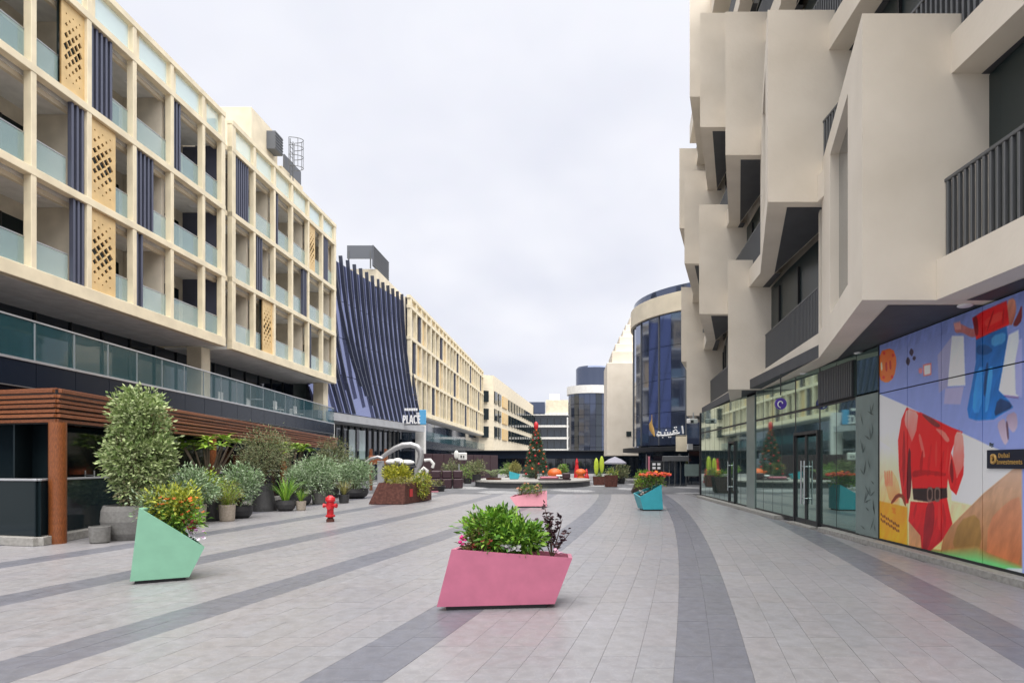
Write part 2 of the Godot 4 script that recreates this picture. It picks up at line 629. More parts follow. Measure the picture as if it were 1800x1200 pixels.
# a sheet with a diamond lattice of holes, in the facade plane x, from d0 to d1 and y0 to y1
func perforated(parent: Node, x: float, d0: float, d1: float, y0: float, y1: float) -> void:
	var mb := MB.new()
	var w := d1 - d0
	var h := y1 - y0
	var nx := 6
	var ny := 14
	var u0 := d0 + w * 0.07
	var v0 := y0 + h * 0.07
	var cw := w * 0.86 / nx
	var chh := h * 0.86 / ny
	var put := func(a: Vector2, b: Vector2, c: Vector2, d: Vector2) -> void:
		for s in [0.0, -0.05]:
			mb.quad(Vector3(x + s, a.y, -a.x), Vector3(x + s, b.y, -b.x), Vector3(x + s, c.y, -c.x), Vector3(x + s, d.y, -d.x))
	# margins
	put.call(Vector2(d0, y0), Vector2(d1, y0), Vector2(d1, v0), Vector2(d0, v0))
	put.call(Vector2(d0, y1 - h * 0.07), Vector2(d1, y1 - h * 0.07), Vector2(d1, y1), Vector2(d0, y1))
	put.call(Vector2(d0, v0), Vector2(u0, v0), Vector2(u0, y1 - h * 0.07), Vector2(d0, y1 - h * 0.07))
	put.call(Vector2(d1 - w * 0.07, v0), Vector2(d1, v0), Vector2(d1, y1 - h * 0.07), Vector2(d1 - w * 0.07, y1 - h * 0.07))
	# lozenges that tile the field, each with a lozenge hole, wide at mid height and dying out to the ends
	for j in ny + 1:
		for i in nx + 1:
			if (i + j) % 2: continue
			var rim: bool = i == 0 or j == 0 or i == nx or j == ny
			var s: float = 0.86 - abs(float(j) / ny - 0.5) * 1.5
			var q := []
			var e := []
			for k in [[0, -1], [1, 0], [0, 1], [-1, 0]]:
				q.append(Vector2(u0 + clampf(i + k[0], 0, nx) * cw, v0 + clampf(j + k[1], 0, ny) * chh))
				e.append(Vector2(u0 + (i + k[0] * s) * cw, v0 + (j + k[1] * s) * chh))
			if rim or s < 0.18:
				put.call(q[0], q[1], q[2], q[3])
				continue
			for k in 4:
				var m := (k + 1) % 4
				put.call(q[k], q[m], e[m], e[k])
				mb.quad(Vector3(x, e[k].y, -e[k].x), Vector3(x, e[m].y, -e[m].x), Vector3(x - 0.05, e[m].y, -e[m].x), Vector3(x - 0.05, e[k].y, -e[k].x))
	var o := mesh("perforated_panel", parent, mb, M.gold)
	bx("backing", o, M.recess, Vector3(x - 0.16, (y0 + y1) / 2.0, -(d0 + d1) / 2.0), Vector3(0.04, h - 0.05, w - 0.05))  # dark plate added behind so that the holes read as shade


# cols: D of the column centres; lay[floor][bay]: "" open balcony, else list of [kind, from, to] in shares of the bay
func grid_block(b: Node3D, x: float, cols: Array, floors: Array, top: float, lay: Array, deep: float, partitions: Array, fine := true) -> void:
	var d0: float = cols[0]
	var d1: float = cols[cols.size() - 1]
	var cwid := 0.22
	# frame
	for i in cols.size():
		bx("column", b, M.cream, Vector3(x, (floors[0] + top) / 2.0, -cols[i]), Vector3(0.26, top - floors[0] - 0.3, 0.34 if (i == 0 or i == cols.size() - 1) else cwid), 0.0, 0.015)
	for k in floors.size():
		bx("beam", b, M.cream, Vector3(x - 0.003, floors[k] + (-0.02 if k == 0 else 0.0), -(d0 + d1) / 2.0), Vector3(0.30, 0.46 if k == 0 else 0.27, d1 - d0 + 0.34), 0.0, 0.015)
	bx("roof_beam", b, M.cream, Vector3(x - 0.002, top - 0.11, -(d0 + d1) / 2.0), Vector3(0.32, 0.26, d1 - d0 + 0.34), 0.0, 0.015)
	# slabs, back wall and storeys
	for k in floors.size():
		var y: float = floors[k]
		bx("floor_slab", b, M.ceiling, Vector3(x - 0.2 - deep / 2.0, y - 0.10, -(d0 + d1) / 2.0), Vector3(deep, 0.28, d1 - d0 + 0.1))
		if k < floors.size() - 1:
			bx("slab_edge", b, M.cream_pale, Vector3(x - 0.32, floors[k + 1] - 0.30, -(d0 + d1) / 2.0), Vector3(0.14, 0.20, d1 - d0 + 0.05))
	bx("back_wall", b, M.balcony_wall, Vector3(x - 0.2 - deep - 0.15, (floors[0] + top) / 2.0 - 0.4, -(d0 + d1) / 2.0), Vector3(0.3, top - floors[0] - 0.8, d1 - d0 + 0.2))
	for p in partitions:
		for k in floors.size() - 1:
			bx("partition", b, M.balcony_wall, Vector3(x - 0.24 - deep / 2.0, (floors[k] + floors[k + 1]) / 2.0 - 0.1, -p), Vector3(deep - 0.1, floors[k + 1] - floors[k] - 0.3, 0.2))
	for k in floors.size() - 1:
		var y: float = floors[k]
		var y1: float = floors[k + 1]
		for i in cols.size() - 1:
			var a: float = cols[i] + cwid / 2.0
			var e: float = cols[i + 1] - cwid / 2.0
			var w := e - a
			# glazed door at the back of the balcony
			var door := bx("balcony_door", b, M.dark_door, Vector3(x - 0.18 - deep, y + 0.06 + 1.2, -(a + w * 0.44)), Vector3(0.06, 2.4, w * 0.84))
			if fine:
				bx("mullion", door, M.black_frame, Vector3(x - 0.14 - deep, y + 0.06 + 1.2, -(a + w * 0.44)), Vector3(0.05, 2.4, 0.06))
				var pick_c := (i * 5 + k * 7) % 6
				if pick_c < 3:
					bx("curtain", door, M.curtain, Vector3(x - 0.145 - deep, y + 1.25, -(a + w * (0.14 + 0.2 * pick_c))), Vector3(0.02, 2.25, w * (0.12 + 0.06 * pick_c)))
				if pick_c == 1 or pick_c == 4:
					bx("condenser", b, M.white, Vector3(x - deep + 0.25, y + 0.45, -(e - 0.45)), Vector3(0.34, 0.62, 0.8), 0.0, 0.02)
				if pick_c == 0 or pick_c == 3:
					bx("ceiling_lamp", b, M.sign_white, Vector3(x - 0.9, y1 - 0.26, -(a + e) / 2.0), Vector3(0.3, 0.04, 0.3), 0.0, 0.015)
			var parts: Array = lay[k][i] if lay[k].size() > i else []
			var from := 0.0
			var to := 1.0
			for p in parts:
				if p[0] == "gold":
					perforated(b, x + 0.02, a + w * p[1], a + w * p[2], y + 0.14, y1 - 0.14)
				elif p[0] == "fins":
					var n: int = max(2, int(round((p[2] - p[1]) * w / 0.23)))
					for j in n:
						var dd := a + w * lerpf(p[1], p[2], (j + 0.5) / n)
						bx("fin", b, M.fin_dark, Vector3(x - 0.02, (y + y1) / 2.0, -dd), Vector3(0.16, y1 - y - 0.28, 0.10), 0.0, 0.01)
				if p[1] < 0.05: from = max(from, p[2])
				if p[2] > 0.95: to = min(to, p[1])
			if to - from > 0.1:
				var g := bx("glass_balustrade", b, M.rail_glass, Vector3(x - 0.1, y + 0.14 + 0.52, -(a + w * (from + to) / 2.0)), Vector3(0.012, 1.0, w * (to - from) - 0.03))
				bx("handrail", g, M.metal, Vector3(x - 0.1, y + 1.185, -(a + w * (from + to) / 2.0)), Vector3(0.04, 0.03, w * (to - from) - 0.02))
	# glazed parapet above the roof beam
	var yr: float = floors[floors.size() - 1]
	for i in cols.size() - 1:
		var a: float = cols[i] + 0.3
		var e: float = cols[i + 1] - 0.1
		bx("parapet_post", b, M.cream, Vector3(x - 0.06, (yr + top) / 2.0 - 0.05, -(cols[i] + 0.27)), Vector3(0.12, top - yr - 0.38, 0.34))
		bx("parapet_glass", b, M.roof_glass, Vector3(x - 0.05, (yr + top) / 2.0 - 0.02, -(a + e) / 2.0 - 0.05), Vector3(0.012, top - yr - 0.36, e - a - 0.2))


func make_left_blocks() -> void:
	var fl := [7.6, 10.9, 14.2, 17.5]
	var b := thing("apartment_block", "cream gridded apartment block with perforated gold panels, rising over the timber pavilion", "building", Vector3(WX, 0, -24), "cream gridded blocks")
	var cols := [13.64, 16.06, 18.48, 20.9, 23.32, 25.74, 28.16, 30.58, 32.3]
	var lay := [
		[[], [["fins", 0.0, 0.4]], [], [["fins", 0.72, 1.0]], [["gold", 0.0, 0.62]], [["fins", 0.0, 0.26]], [], []],
		[[["gold", 0.0, 0.5]], [], [], [["fins", 0.68, 1.0]], [["gold", 0.0, 0.62]], [["fins", 0.0, 0.55]], [], []],
		[[["fins", 0.5, 1.0]], [], [], [["gold", 0.52, 1.0]], [["fins", 0.0, 0.55]], [], [["fins", 0.0, 0.3]], []]]
	grid_block(b, WX, cols, fl, 18.95, lay, 1.75, [13.6, 18.48, 23.32, 28.16])
	bx("end_screen", b, M.fin_dark, Vector3(WX - 1.1, 12.55, -32.42), Vector3(1.9, 9.4, 0.08))
	bx("soffit", b, M.soffit_white, Vector3(WX - 1.65, 7.42, -23.0), Vector3(3.4, 0.1, 18.9))
	bx("body", b, M.cream_pale, Vector3(WX - 6.5, 13.0, -23.0), Vector3(8.4, 11.2, 18.8))
	bx("roof_top", b, M.cream_pale, Vector3(WX - 4.4, 18.2, -23.0), Vector3(5.0, 1.0, 18.6))
	# gap between the two blocks
	bx("joint_wall", b, M.recess, Vector3(WX - 0.9, 13.2, -32.75), Vector3(1.0, 11.0, 0.5))
	for y in [10.9, 14.2, 17.5]:
		bx("joint_tie", b, M.cream, Vector3(WX - 0.2, y, -32.78), Vector3(0.2, 0.25, 0.56))

	var c := thing("apartment_block", "cream gridded apartment block carrying a rooftop stair tower with a caged ladder", "building", Vector3(WX, 0, -40), "cream gridded blocks")
	var cols2 := [33.3, 35.5, 37.9, 40.3, 42.8, 45.2, 47.6]
	var lay2 := [
		[[], [["gold", 0.45, 1.0]], [], [], [["fins", 0.0, 0.25]], []],
		[[], [["fins", 0.1, 0.45]], [], [["fins", 0.7, 1.0]], [], []],
		[[["fins", 0.0, 0.8]], [], [["fins", 0.0, 0.25]], [], [["gold", 0.0, 0.55]], [["fins", 0.1, 0.5]]]]
	grid_block(c, WX, cols2, fl, 18.95, lay2, 1.75, [35.5, 37.9, 42.8, 47.55])
	bx("soffit", c, M.soffit_white, Vector3(WX - 1.65, 7.40, -40.4), Vector3(3.4, 0.1, 14.5))
	bx("body", c, M.cream_pale, Vector3(WX - 6.5, 13.0, -40.4), Vector3(8.4, 11.2, 14.4))
	bx("end_screen", c, M.cream, Vector3(WX - 1.1, 13.1, -47.7), Vector3(1.9, 10.6, 0.12))
	bx("stair_tower", c, M.cream_pale, Vector3(-20.2, 19.8, -39.7), Vector3(3.2, 5.0, 3.4), 0.0, 0.03)
	bx("stair_tower", c, M.cream_pale, Vector3(-20.1, 18.9, -43.0), Vector3(3.6, 3.0, 3.2), 0.0, 0.03)
	var lou := bx("louvre_box", c, M.louvre, Vector3(-18.35, 21.3, -40.4), Vector3(0.6, 1.1, 1.0))
	for i in 6:
		bx("slat", lou, M.rail_grey, Vector3(-18.04, 20.85 + i * 0.18, -40.4), Vector3(0.04, 0.06, 1.04))
	var cage := Node3D.new()
	cage.name = "caged_ladder"
	c.add_child(cage)
	cage.position = Vector3(-18.1, 18.6, -42.0) - c.position
	var lad := MB.new()
	for s in [-0.22, 0.22]:
		lad.tube([Vector3(-18.05, 18.7, -42.2 + s), Vector3(-18.05, 22.4, -42.2 + s)], [0.03, 0.03], 6)
	for i in 12:
		lad.tube([Vector3(-18.05, 18.9 + i * 0.3, -42.42), Vector3(-18.05, 18.9 + i * 0.3, -41.98)], [0.02, 0.02], 5)
	mesh("ladder", cage, lad, M.rail_grey)
	var ring := MB.new()
	for y in [20.6, 21.3, 21.9, 22.4]:
		var pts := []
		for k in 13:
			var t := PI * (k / 12.0) - PI / 2.0
			pts.append(Vector3(-18.05 + cos(t) * 0.75, y, -42.2 + sin(t) * 0.42))
		var rr := []
		for k in 13: rr.append(0.022)
		ring.tube(pts, rr, 5)
	for k in 5:
		var t := PI * (k / 4.0) - PI / 2.0
		ring.tube([Vector3(-18.05 + cos(t) * 0.75, 20.6, -42.2 + sin(t) * 0.42), Vector3(-18.05 + cos(t) * 0.75, 22.4, -42.2 + sin(t) * 0.42)], [0.018, 0.018], 5)
	mesh("safety_cage", cage, ring, M.rail_grey)
	bx("rooftop_screen", c, M.louvre, Vector3(-18.6, 21.1, -43.6), Vector3(0.1, 0.9, 2.6))

	# glazed shop podium with its terrace under both blocks
	var p := thing("shop_podium", "black glazed shop podium with a glass balustrade terrace, behind the timber pavilion", "building", Vector3(-17, 0, -30))
	var ta := Vector2(-14.75, 12.0)
	var tb := Vector2(-17.5, 48.2)
	var dir := (tb - ta).normalized()
	var nrm := Vector2(dir.y, -dir.x)      # towards the street
	var total := (tb - ta).length()
	prism("terrace_floor", p, M.soffit_dark, [ta - nrm * 0.05, tb - nrm * 0.05, Vector2(-21, 48.2), Vector2(-21, 12.0)], 4.1, 4.36)
	var n := 22
	var seg := total / n
	for i in n:
		var a := ta + dir * (seg * i + 0.012)
		var e := ta + dir * (seg * (i + 1) - 0.012)
		var g := wall("balustrade_pane", p, M.terrace_glass, a, e, 4.50, 5.58, 0.016)
		wall("pane_clip", g, M.metal, a - nrm * 0.02, a + dir * 0.04 - nrm * 0.02, 4.46, 5.56, 0.03)
		wall("spandrel_panel", p, M.navy_panel, a, e, 3.72, 4.42, 0.08)
		wall("spandrel_panel", p, M.navy_panel, a - nrm * 0.12, e - nrm * 0.12, 3.0, 3.68, 0.08)
		wall("shop_pane", p, M.dark_glass, a - nrm * 0.5, e - nrm * 0.5, 0.05, 2.98, 0.05)
	wall("handrail", p, M.metal, ta, tb, 5.58, 5.625, 0.05)
	wall("sill_rail", p, M.metal, ta + nrm * 0.03, tb + nrm * 0.03, 4.42, 4.49, 0.07)
	wall("sill_rail", p, M.rail_grey, ta + nrm * 0.02, tb + nrm * 0.02, 3.685, 3.715, 0.05)
	wall("end_post", p, M.white, tb - dir * 0.05, tb + dir * 0.05, 3.2, 4.5, 0.1)
	for i in 20:
		var d := 12.5 + i * 1.8
		bx("terrace_window", p, M.dark_glass, Vector3(-20.65, 5.88, -(d + 0.9)), Vector3(0.08, 3.0, 1.76))
		bx("mullion", p, M.black_frame, Vector3(-20.6, 5.88, -d), Vector3(0.12, 3.0, 0.06))
	bx("back_wall", p, M.recess, Vector3(-20.95, 3.7, -30), Vector3(0.4, 7.3, 37))
	for q in [[-18.75, 32.9, 0.8], [-18.2, 47.5, 0.9], [-18.9, 18.2, 0.8]]:
		bx("pillar", p, M.cream_pale, Vector3(q[0], 5.86, -q[1]), Vector3(0.75, 3.0, q[2]), 0.0, 0.02)
	# seats and tables out on the terrace
	for i in 7:
		var d := 34.5 + i * 1.75
		var xx := -17.35 - (d - 34.0) * 0.075 + (0.0 if i % 2 else -0.9)
		if i % 3 == 1:
			var t := thing("terrace_table", "small grey round table on the upper glass terrace", "table", Vector3(xx, 4.36, -d), "terrace tables")
			var mb := MB.new()
			mb.lathe(t.position, [Vector2(0.0, 0.72), Vector2(0.38, 0.72), Vector2(0.38, 0.75), Vector2(0.0, 0.75)], 20, false)
			mesh("table_top", t, mb, M.canopy_grey)
			var lg := MB.new()
			lg.lathe(t.position, [Vector2(0.22, 0.0), Vector2(0.2, 0.03), Vector2(0.035, 0.05), Vector2(0.03, 0.72)], 12)
			mesh("pedestal", t, lg, M.rail_grey)
		else:
			var t := thing("terrace_chair", "pale grey chair standing on the upper glass terrace", "chair", Vector3(xx, 4.36, -d), "terrace chairs")
			var o := t.position
			bx("seat", t, M.white, o + Vector3(0, 0.45, 0), Vector3(0.46, 0.05, 0.46), 0.0, 0.01)
			bx("backrest", t, M.white, o + Vector3(-0.22, 0.72, 0), Vector3(0.05, 0.5, 0.46), 0.0, 0.01)
			for s in [[-1, -1], [-1, 1], [1, -1], [1, 1]]:
				bx("leg", t, M.metal, o + Vector3(s[0] * 0.2, 0.215, s[1] * 0.2), Vector3(0.035, 0.43, 0.035))


# ---------------------------------------------------------------- block behind blue blades
func make_blue_block() -> void:
	var b := thing("bladed_block", "dark glass building fronted by leaning slate-blue vertical blades", "building", Vector3(-19, 0, -60))
	var p0 := Vector2(-19.6, 48.6)
	var p1 := Vector2(-18.2, 58.0)
	var p2 := Vector2(-16.8, 67.0)
	var cur := func(t: float) -> Vector2:
		return p0.bezier_interpolate(p0.lerp(p1, 0.75), p1.lerp(p2, 0.35), p2, clamp(t, -0.1, 1.1))
	var top := 18.6
	var foot := 5.5
	var n := 16
	var flare := 1.5
	# glass behind the blades
	for i in n + 2:
		var t0 := (i - 1.0) / n
		var a: Vector2 = cur.call(t0)
		var e: Vector2 = cur.call(t0 + 1.0 / n)
		for k in 4:
			var f0 := k / 4.0 + 0.002
			var f1 := (k + 1) / 4.0 - 0.002
			var gb := MB.new()
			var w := func(c: Vector2, f: float, dx: float) -> Vector3:
				return Vector3(c.x - 0.35 + flare * (1.0 - 0.25 * t0) * f * f + dx, lerpf(top - 0.5, foot, f), -c.y)
			gb.hexa([w.call(a, f1, 0.0), w.call(e, f1, 0.0), w.call(e, f1, -0.06), w.call(a, f1, -0.06), w.call(a, f0, 0.0), w.call(e, f0, 0.0), w.call(e, f0, -0.06), w.call(a, f0, -0.06)])
			mesh("glass_panel", b, gb, M.lavender_glass)
	for i in n + 1:
		var t := (i + 0.1) / n
		var lean := 0.10 * (1.0 - 0.5 * t)
		var mb := MB.new()
		var ang: Vector2 = (cur.call(t + 0.02) - cur.call(t - 0.02)).normalized()
		var out := Vector2(ang.y, -ang.x)
		var levels := 5
		var short := (0.0 if i != 3 and i != 4 and i != 5 else 2.4 + (i - 3) * -0.7)
		for k in levels:
			var f0 := float(k) / levels
			var f1 := float(k + 1) / levels - 0.002
			var pts := []
			for f in [f0, f1]:
				var y := lerpf(top, foot + short, f)
				var c: Vector2 = cur.call(t + lean * f) + Vector2(flare * (1.0 - 0.25 * t) * f * f, 0)
				for q in [[-0.3, -0.05], [0.0, -0.05], [0.0, 0.05], [-0.3, 0.05]]:
					var w: Vector2 = c + out * q[0] + ang * q[1]
					pts.append(Vector3(w.x, y, -w.y))
			mb.hexa([pts[4], pts[5], pts[6], pts[7], pts[0], pts[1], pts[2], pts[3]])
		mesh("blade", b, mb, M.fin_blue)
	# canopy ledge and dark glazing below it
	var ring := []
	var inner := []
	for i in 13:
		var c: Vector2 = cur.call(i / 12.0 * 1.12 - 0.1)
		ring.append(c + Vector2(1.95 - 0.3 * i / 12.0, 0))
		inner.append(c + Vector2(-0.5, 0))
	inner.reverse()
	prism("canopy", b, M.canopy_grey, ring + inner, 4.75, 5.35)
	for i in 16:
		var a: Vector2 = cur.call(i / 16.0)
		var e: Vector2 = cur.call((i + 0.96) / 16.0)
		wall("shop_pane", b, M.dark_glass, a + Vector2(-0.6, 0), e + Vector2(-0.6, 0), 0.05, 4.75, 0.06)
		if i > 3:
			wall("mullion", b, M.rail_grey, a + Vector2(-0.5, 0), a + Vector2(-0.5, 0.12), 0.05, 4.75, 0.12)
	for i in 2:
		wall("pale_window", b, M.roof_glass, Vector2(-18.7 + i * 0.35, 55.0 + i * 1.6), Vector2(-18.55 + i * 0.35, 56.1 + i * 1.6), 1.9, 4.4, 0.05)  # two pale translucent panes set in the dark glazing
	bx("core", b, M.recess, Vector3(-22.4, 8.8, -58.6), Vector3(4.6, 17.4, 18.0))
	bx("roof_wall", b, M.cream_pale, Vector3(-19.6, 18.7, -66.0), Vector3(3.2, 1.6, 11.0))
	bx("end_wall", b, M.cream_pale, Vector3(-17.3, 11.6, -67.8), Vector3(1.2, 13.0, 0.5))
	var sc := bx("plant_screen", b, M.louvre, Vector3(-18.2, 20.6, -62.5), Vector3(0.12, 1.9, 5.0))
	for i in 9:
		bx("slat", sc, M.rail_grey, Vector3(-18.12, 19.75 + i * 0.21, -62.5), Vector3(0.05, 0.08, 5.0))
	var sf := bx("plant_screen", b, M.louvre, Vector3(-19.4, 20.9, -60.0), Vector3(2.3, 1.2, 0.12))
	for i in 2:
		bx("screen_post", sf, M.rail_grey, Vector3(-20.4 + i * 2.0, 20.2, -59.95), Vector3(0.1, 1.6, 0.1))
	# the shop sign at its end
	var sd := 62.0
	var s := thing("shop_sign", "white PLACE letters with a blue tile over the grey canopy", "sign", at(730, 747, sd))
	var lt := text("lettering", s, M.sign_white, "PLACE", 0.8, 0.12, at(723, 737.5, sd), 0.0)
	lt.scale.x = 0.52     # condensed letters
	for i in 6:
		bx("small_strip", s, M.sign_white, at(712.5 + i * 3.9, 719.5, sd), Vector3(0.17, 0.24, 0.05))
	bx("blue_tile", s, M.sign_blue, at(743, 733, sd + 0.1), Vector3(0.62, 1.4, 0.12), 0.0, 0.02)
	bx("bearer", s, M.rail_grey, at(729, 746, sd + 0.1), Vector3(2.2, 0.1, 0.1))


# ---------------------------------------------------------------- the far end of the street
func make_far_blocks() -> void:
	var fl := [7.0, 10.7, 14.4, 17.6]
	var b := thing("apartment_block", "long cream gridded block with tall slot windows past the bladed building", "building", Vector3(-17, 0, -100), "cream gridded blocks")
	var x := -16.6
	var cols := []
	for i in 24: cols.append(67.2 + i * 2.4)
	for i in cols.size():
		bx("column", b, M.cream, Vector3(x, 12.8, -cols[i]), Vector3(0.34, 11.6, 0.3 if i % 4 else 0.6))
	for y in fl:
		bx("beam", b, M.cream, Vector3(x - 0.01, y, -94.8), Vector3(0.4, 0.5 if y < 8 else 0.34, 56.0))
	bx("roof_beam", b, M.cream, Vector3(x - 0.02, 18.6, -94.8), Vector3(0.4, 0.3, 56.0))
	bx("body", b, M.balcony_wall, Vector3(x - 4.2, 12.8, -94.8), Vector3(7.6, 11.6, 55.8))
	bx("soffit", b, M.soffit_white, Vector3(x - 1.7, 6.7, -94.8), Vector3(3.4, 0.1, 55.8))
	for k in 3:
		for i in cols.size() - 1:
			var o := (i * 7 + k * 3) % 5
			if o == 0:
				bx("screen_panel", b, M.gold, Vector3(x - 0.1, (fl[k] + fl[k + 1]) / 2.0, -(cols[i] + 1.2)), Vector3(0.06, fl[k + 1] - fl[k] - 0.4, 1.6))
			else:
				bx("window", b, M.dark_door, Vector3(x - 0.38, (fl[k] + fl[k + 1]) / 2.0 - 0.1, -(cols[i] + 1.0 + 0.15 * o)), Vector3(0.08, fl[k + 1] - fl[k] - 0.5, 1.15))
				if o == 3:
					for j in 3:
						bx("fin", b, M.fin_dark, Vector3(x, (fl[k] + fl[k + 1]) / 2.0, -(cols[i] + 1.75 + j * 0.2)), Vector3(0.2, fl[k + 1] - fl[k] - 0.4, 0.09))
	for i in 14:
		bx("podium_pane", b, M.blue_glass if i % 3 else M.dark_glass, Vector3(x - 0.9, 3.2, -(69.5 + i * 4.0)), Vector3(0.1, 6.4, 3.9))
	bx("terrace_edge", b, M.navy_panel, Vector3(x + 0.2, 3.6, -95), Vector3(0.3, 0.9, 54))
	for i in 12:
		bx("terrace_pane", b, M.terrace_glass, Vector3(x + 0.25, 4.6, -(70.5 + i * 4.6)), Vector3(0.03, 1.1, 4.6))
	bx("pillar", b, M.white, Vector3(-15.7, 3.4, -68.2), Vector3(0.9, 6.8, 0.9))

	var w := thing("apartment_block", "plain off-white block with three rows of dark windows past the gridded block", "building", Vector3(-13, 0, -150))
	var wa := Vector2(-14.8, 124.5)
	var wb := Vector2(-11.0, 190.0)
	prism("walls", w, M.cream_pale, [Vector2(-17.6, 123.2), wa, wb, Vector2(-24, 190), Vector2(-24, 123.2)], 3.7, 18.2)
	for k in 3:
		var y := 7.4 + k * 3.35
		for i in 15:
			if i == 2 or i == 3: continue
			var c := wa.lerp(wb, (i + 0.5) / 15.0)
			wall("window", w, M.dark_door, c + Vector2(-0.03, -1.45), c + Vector2(0.14, 1.45), y - 1.1, y + 1.15, 0.3)
		bx("window", w, M.dark_door, Vector3(-16.3, y, -123.6), Vector3(1.2, 2.1, 1.0), 0.44)
		var g := wa.lerp(wb, 0.2)
		wall("screen_panel", w, M.gold, g + Vector2(-0.05, -3.2), g + Vector2(0.3, 3.2), y - 1.1, y + 1.15, 0.3)
	prism("podium", w, M.dark_glass, [Vector2(-17.4, 123.6), wa + Vector2(-0.3, 0.5), wb + Vector2(-0.3, 0), Vector2(-23, 189)], 0.0, 3.7)

	var e := thing("office_block", "white banded office block closing the end of the street", "building", Vector3(-4, 0, -195))
	bx("core", e, M.dark_glass, Vector3(-7, 8.0, -197), Vector3(26, 16.0, 8))
	for y in [1.6, 5.3, 8.8, 12.3, 15.8]:
		bx("band", e, M.white, Vector3(-7, y, -192.6), Vector3(26.4, 0.62, 1.2), 0.0, 0.02)
	for k in 4:
		for i in 13:
			bx("mullion", e, M.black_frame, Vector3(-19 + i * 2.0, 3.5 + k * 3.3, -192.95), Vector3(0.14, 2.4, 0.1))
	bx("upper_storey", e, M.cream_pale, Vector3(-2.5, 18.0, -196), Vector3(10, 4.2, 6))
	bx("upper_glazing", e, M.blue_glass, Vector3(-10, 17.6, -195), Vector3(4.6, 3.6, 6))
	bx("lift_house", e, M.white, Vector3(-5, 21.0, -197), Vector3(3, 2.4, 3))
	bx("end_wall", e, M.white, Vector3(-0.7, 7.6, -192.4), Vector3(1.1, 14.6, 1.3))

	var t := thing("glass_tower", "dark round glass tower with a white collar at the street's end", "building", Vector3(4.9, 0, -152))
	var seg := 26
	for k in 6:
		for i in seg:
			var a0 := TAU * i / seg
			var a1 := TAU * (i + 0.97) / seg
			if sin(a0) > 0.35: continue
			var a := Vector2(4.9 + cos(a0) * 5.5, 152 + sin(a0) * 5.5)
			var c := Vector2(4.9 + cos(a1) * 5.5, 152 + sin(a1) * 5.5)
			wall("glass_panel", t, M.blue_glass if i % 4 else M.dark_glass, a, c, 2.6 + k * 2.45, 2.6 + k * 2.45 + 2.38, 0.12)  # dark panels at intervals; the paler strips between stand in for reflections
	var mb := MB.new()
	mb.lathe(t.position, [Vector2(5.2, 2.4), Vector2(5.2, 17.2)], 30)
	mesh("core", t, mb, M.navy_panel)
	var col := MB.new()
	col.lathe(t.position, [Vector2(5.0, 17.2), Vector2(5.9, 17.2), Vector2(5.9, 19.0), Vector2(4.6, 19.0)], 36)
	mesh("collar", t, col, M.white)
	var up := MB.new()
	up.lathe(t.position + Vector3(0.6, 0, 0), [Vector2(4.4, 19.0), Vector2(4.4, 23.2), Vector2(4.1, 23.6), Vector2(0.0, 23.7)], 36)
	mesh("upper_drum", t, up, M.blue_glass)

	var low := thing("low_shops", "low dark shop row with a navy fascia at the end of the street", "building", Vector3(-4, 0, -98))
	bx("fascia", low, M.navy_panel, Vector3(-3, 2.75, -96), Vector3(25, 1.1, 1.0), 0.0, 0.03)
	bx("roof", low, M.soffit_dark, Vector3(-3, 3.35, -99), Vector3(25.4, 0.1, 8))
	for i in 17:
		bx("shop_pane", low, M.dark_glass, Vector3(-14.6 + i * 1.45, 1.1, -96.6), Vector3(1.38, 2.2, 0.08))
	bx("core", low, M.recess, Vector3(-3, 1.6, -100.5), Vector3(25, 3.2, 6))

	# stepped stucco block behind the glass drum
	var f := thing("stepped_block", "stepped beige block with saw-tooth edge behind the round glass corner", "building", Vector3(6.5, 0, -74))
	var steps := [[1067, 637, 66.0], [1076, 617, 67.2], [1082, 604, 68.4], [1089, 591, 69.6], [1095, 580, 70.8], [1100, 570, 72.0], [1107, 558, 73.2], [1113, 546, 74.4], [1119, 534, 75.6]]
	for i in steps.size():
		var d: float = steps[i][2]
		var lo := at(steps[i][0], 803 if i == 0 else steps[i - 1][1] + 8, d)
		var hi := at(1190, steps[i][1], d)
		var ym: float = 2.3 if i == 0 else lo.y
		bx("storey", f, M.stucco, Vector3((lo.x + hi.x) / 2.0, (ym + hi.y) / 2.0, -(d + 3.0)), Vector3(hi.x - lo.x, hi.y - ym, 6.0), 0.0, 0.04)
		for k in (3 if i == 0 else 0):
			bx("window_slot", f, M.recess, Vector3(lo.x + 2.2 + k * 0.9, ym + 2.2 + k * 2.6, -(d - 0.02)), Vector3(0.5, 0.5, 0.08))
	bx("shop_core", f, M.dark_glass, Vector3(8.6, 1.15, -70.5), Vector3(8.0, 2.3, 6.0))


# ---------------------------------------------------------------- stucco block with saw-tooth pods on the right
const SOFFIT := 3.9
const STOREY := 3.2


func pod_back(level: int, x0: float) -> float:
	return x0 + 1.78 if level > 1 else max(x0 + 1.9, 6.25)


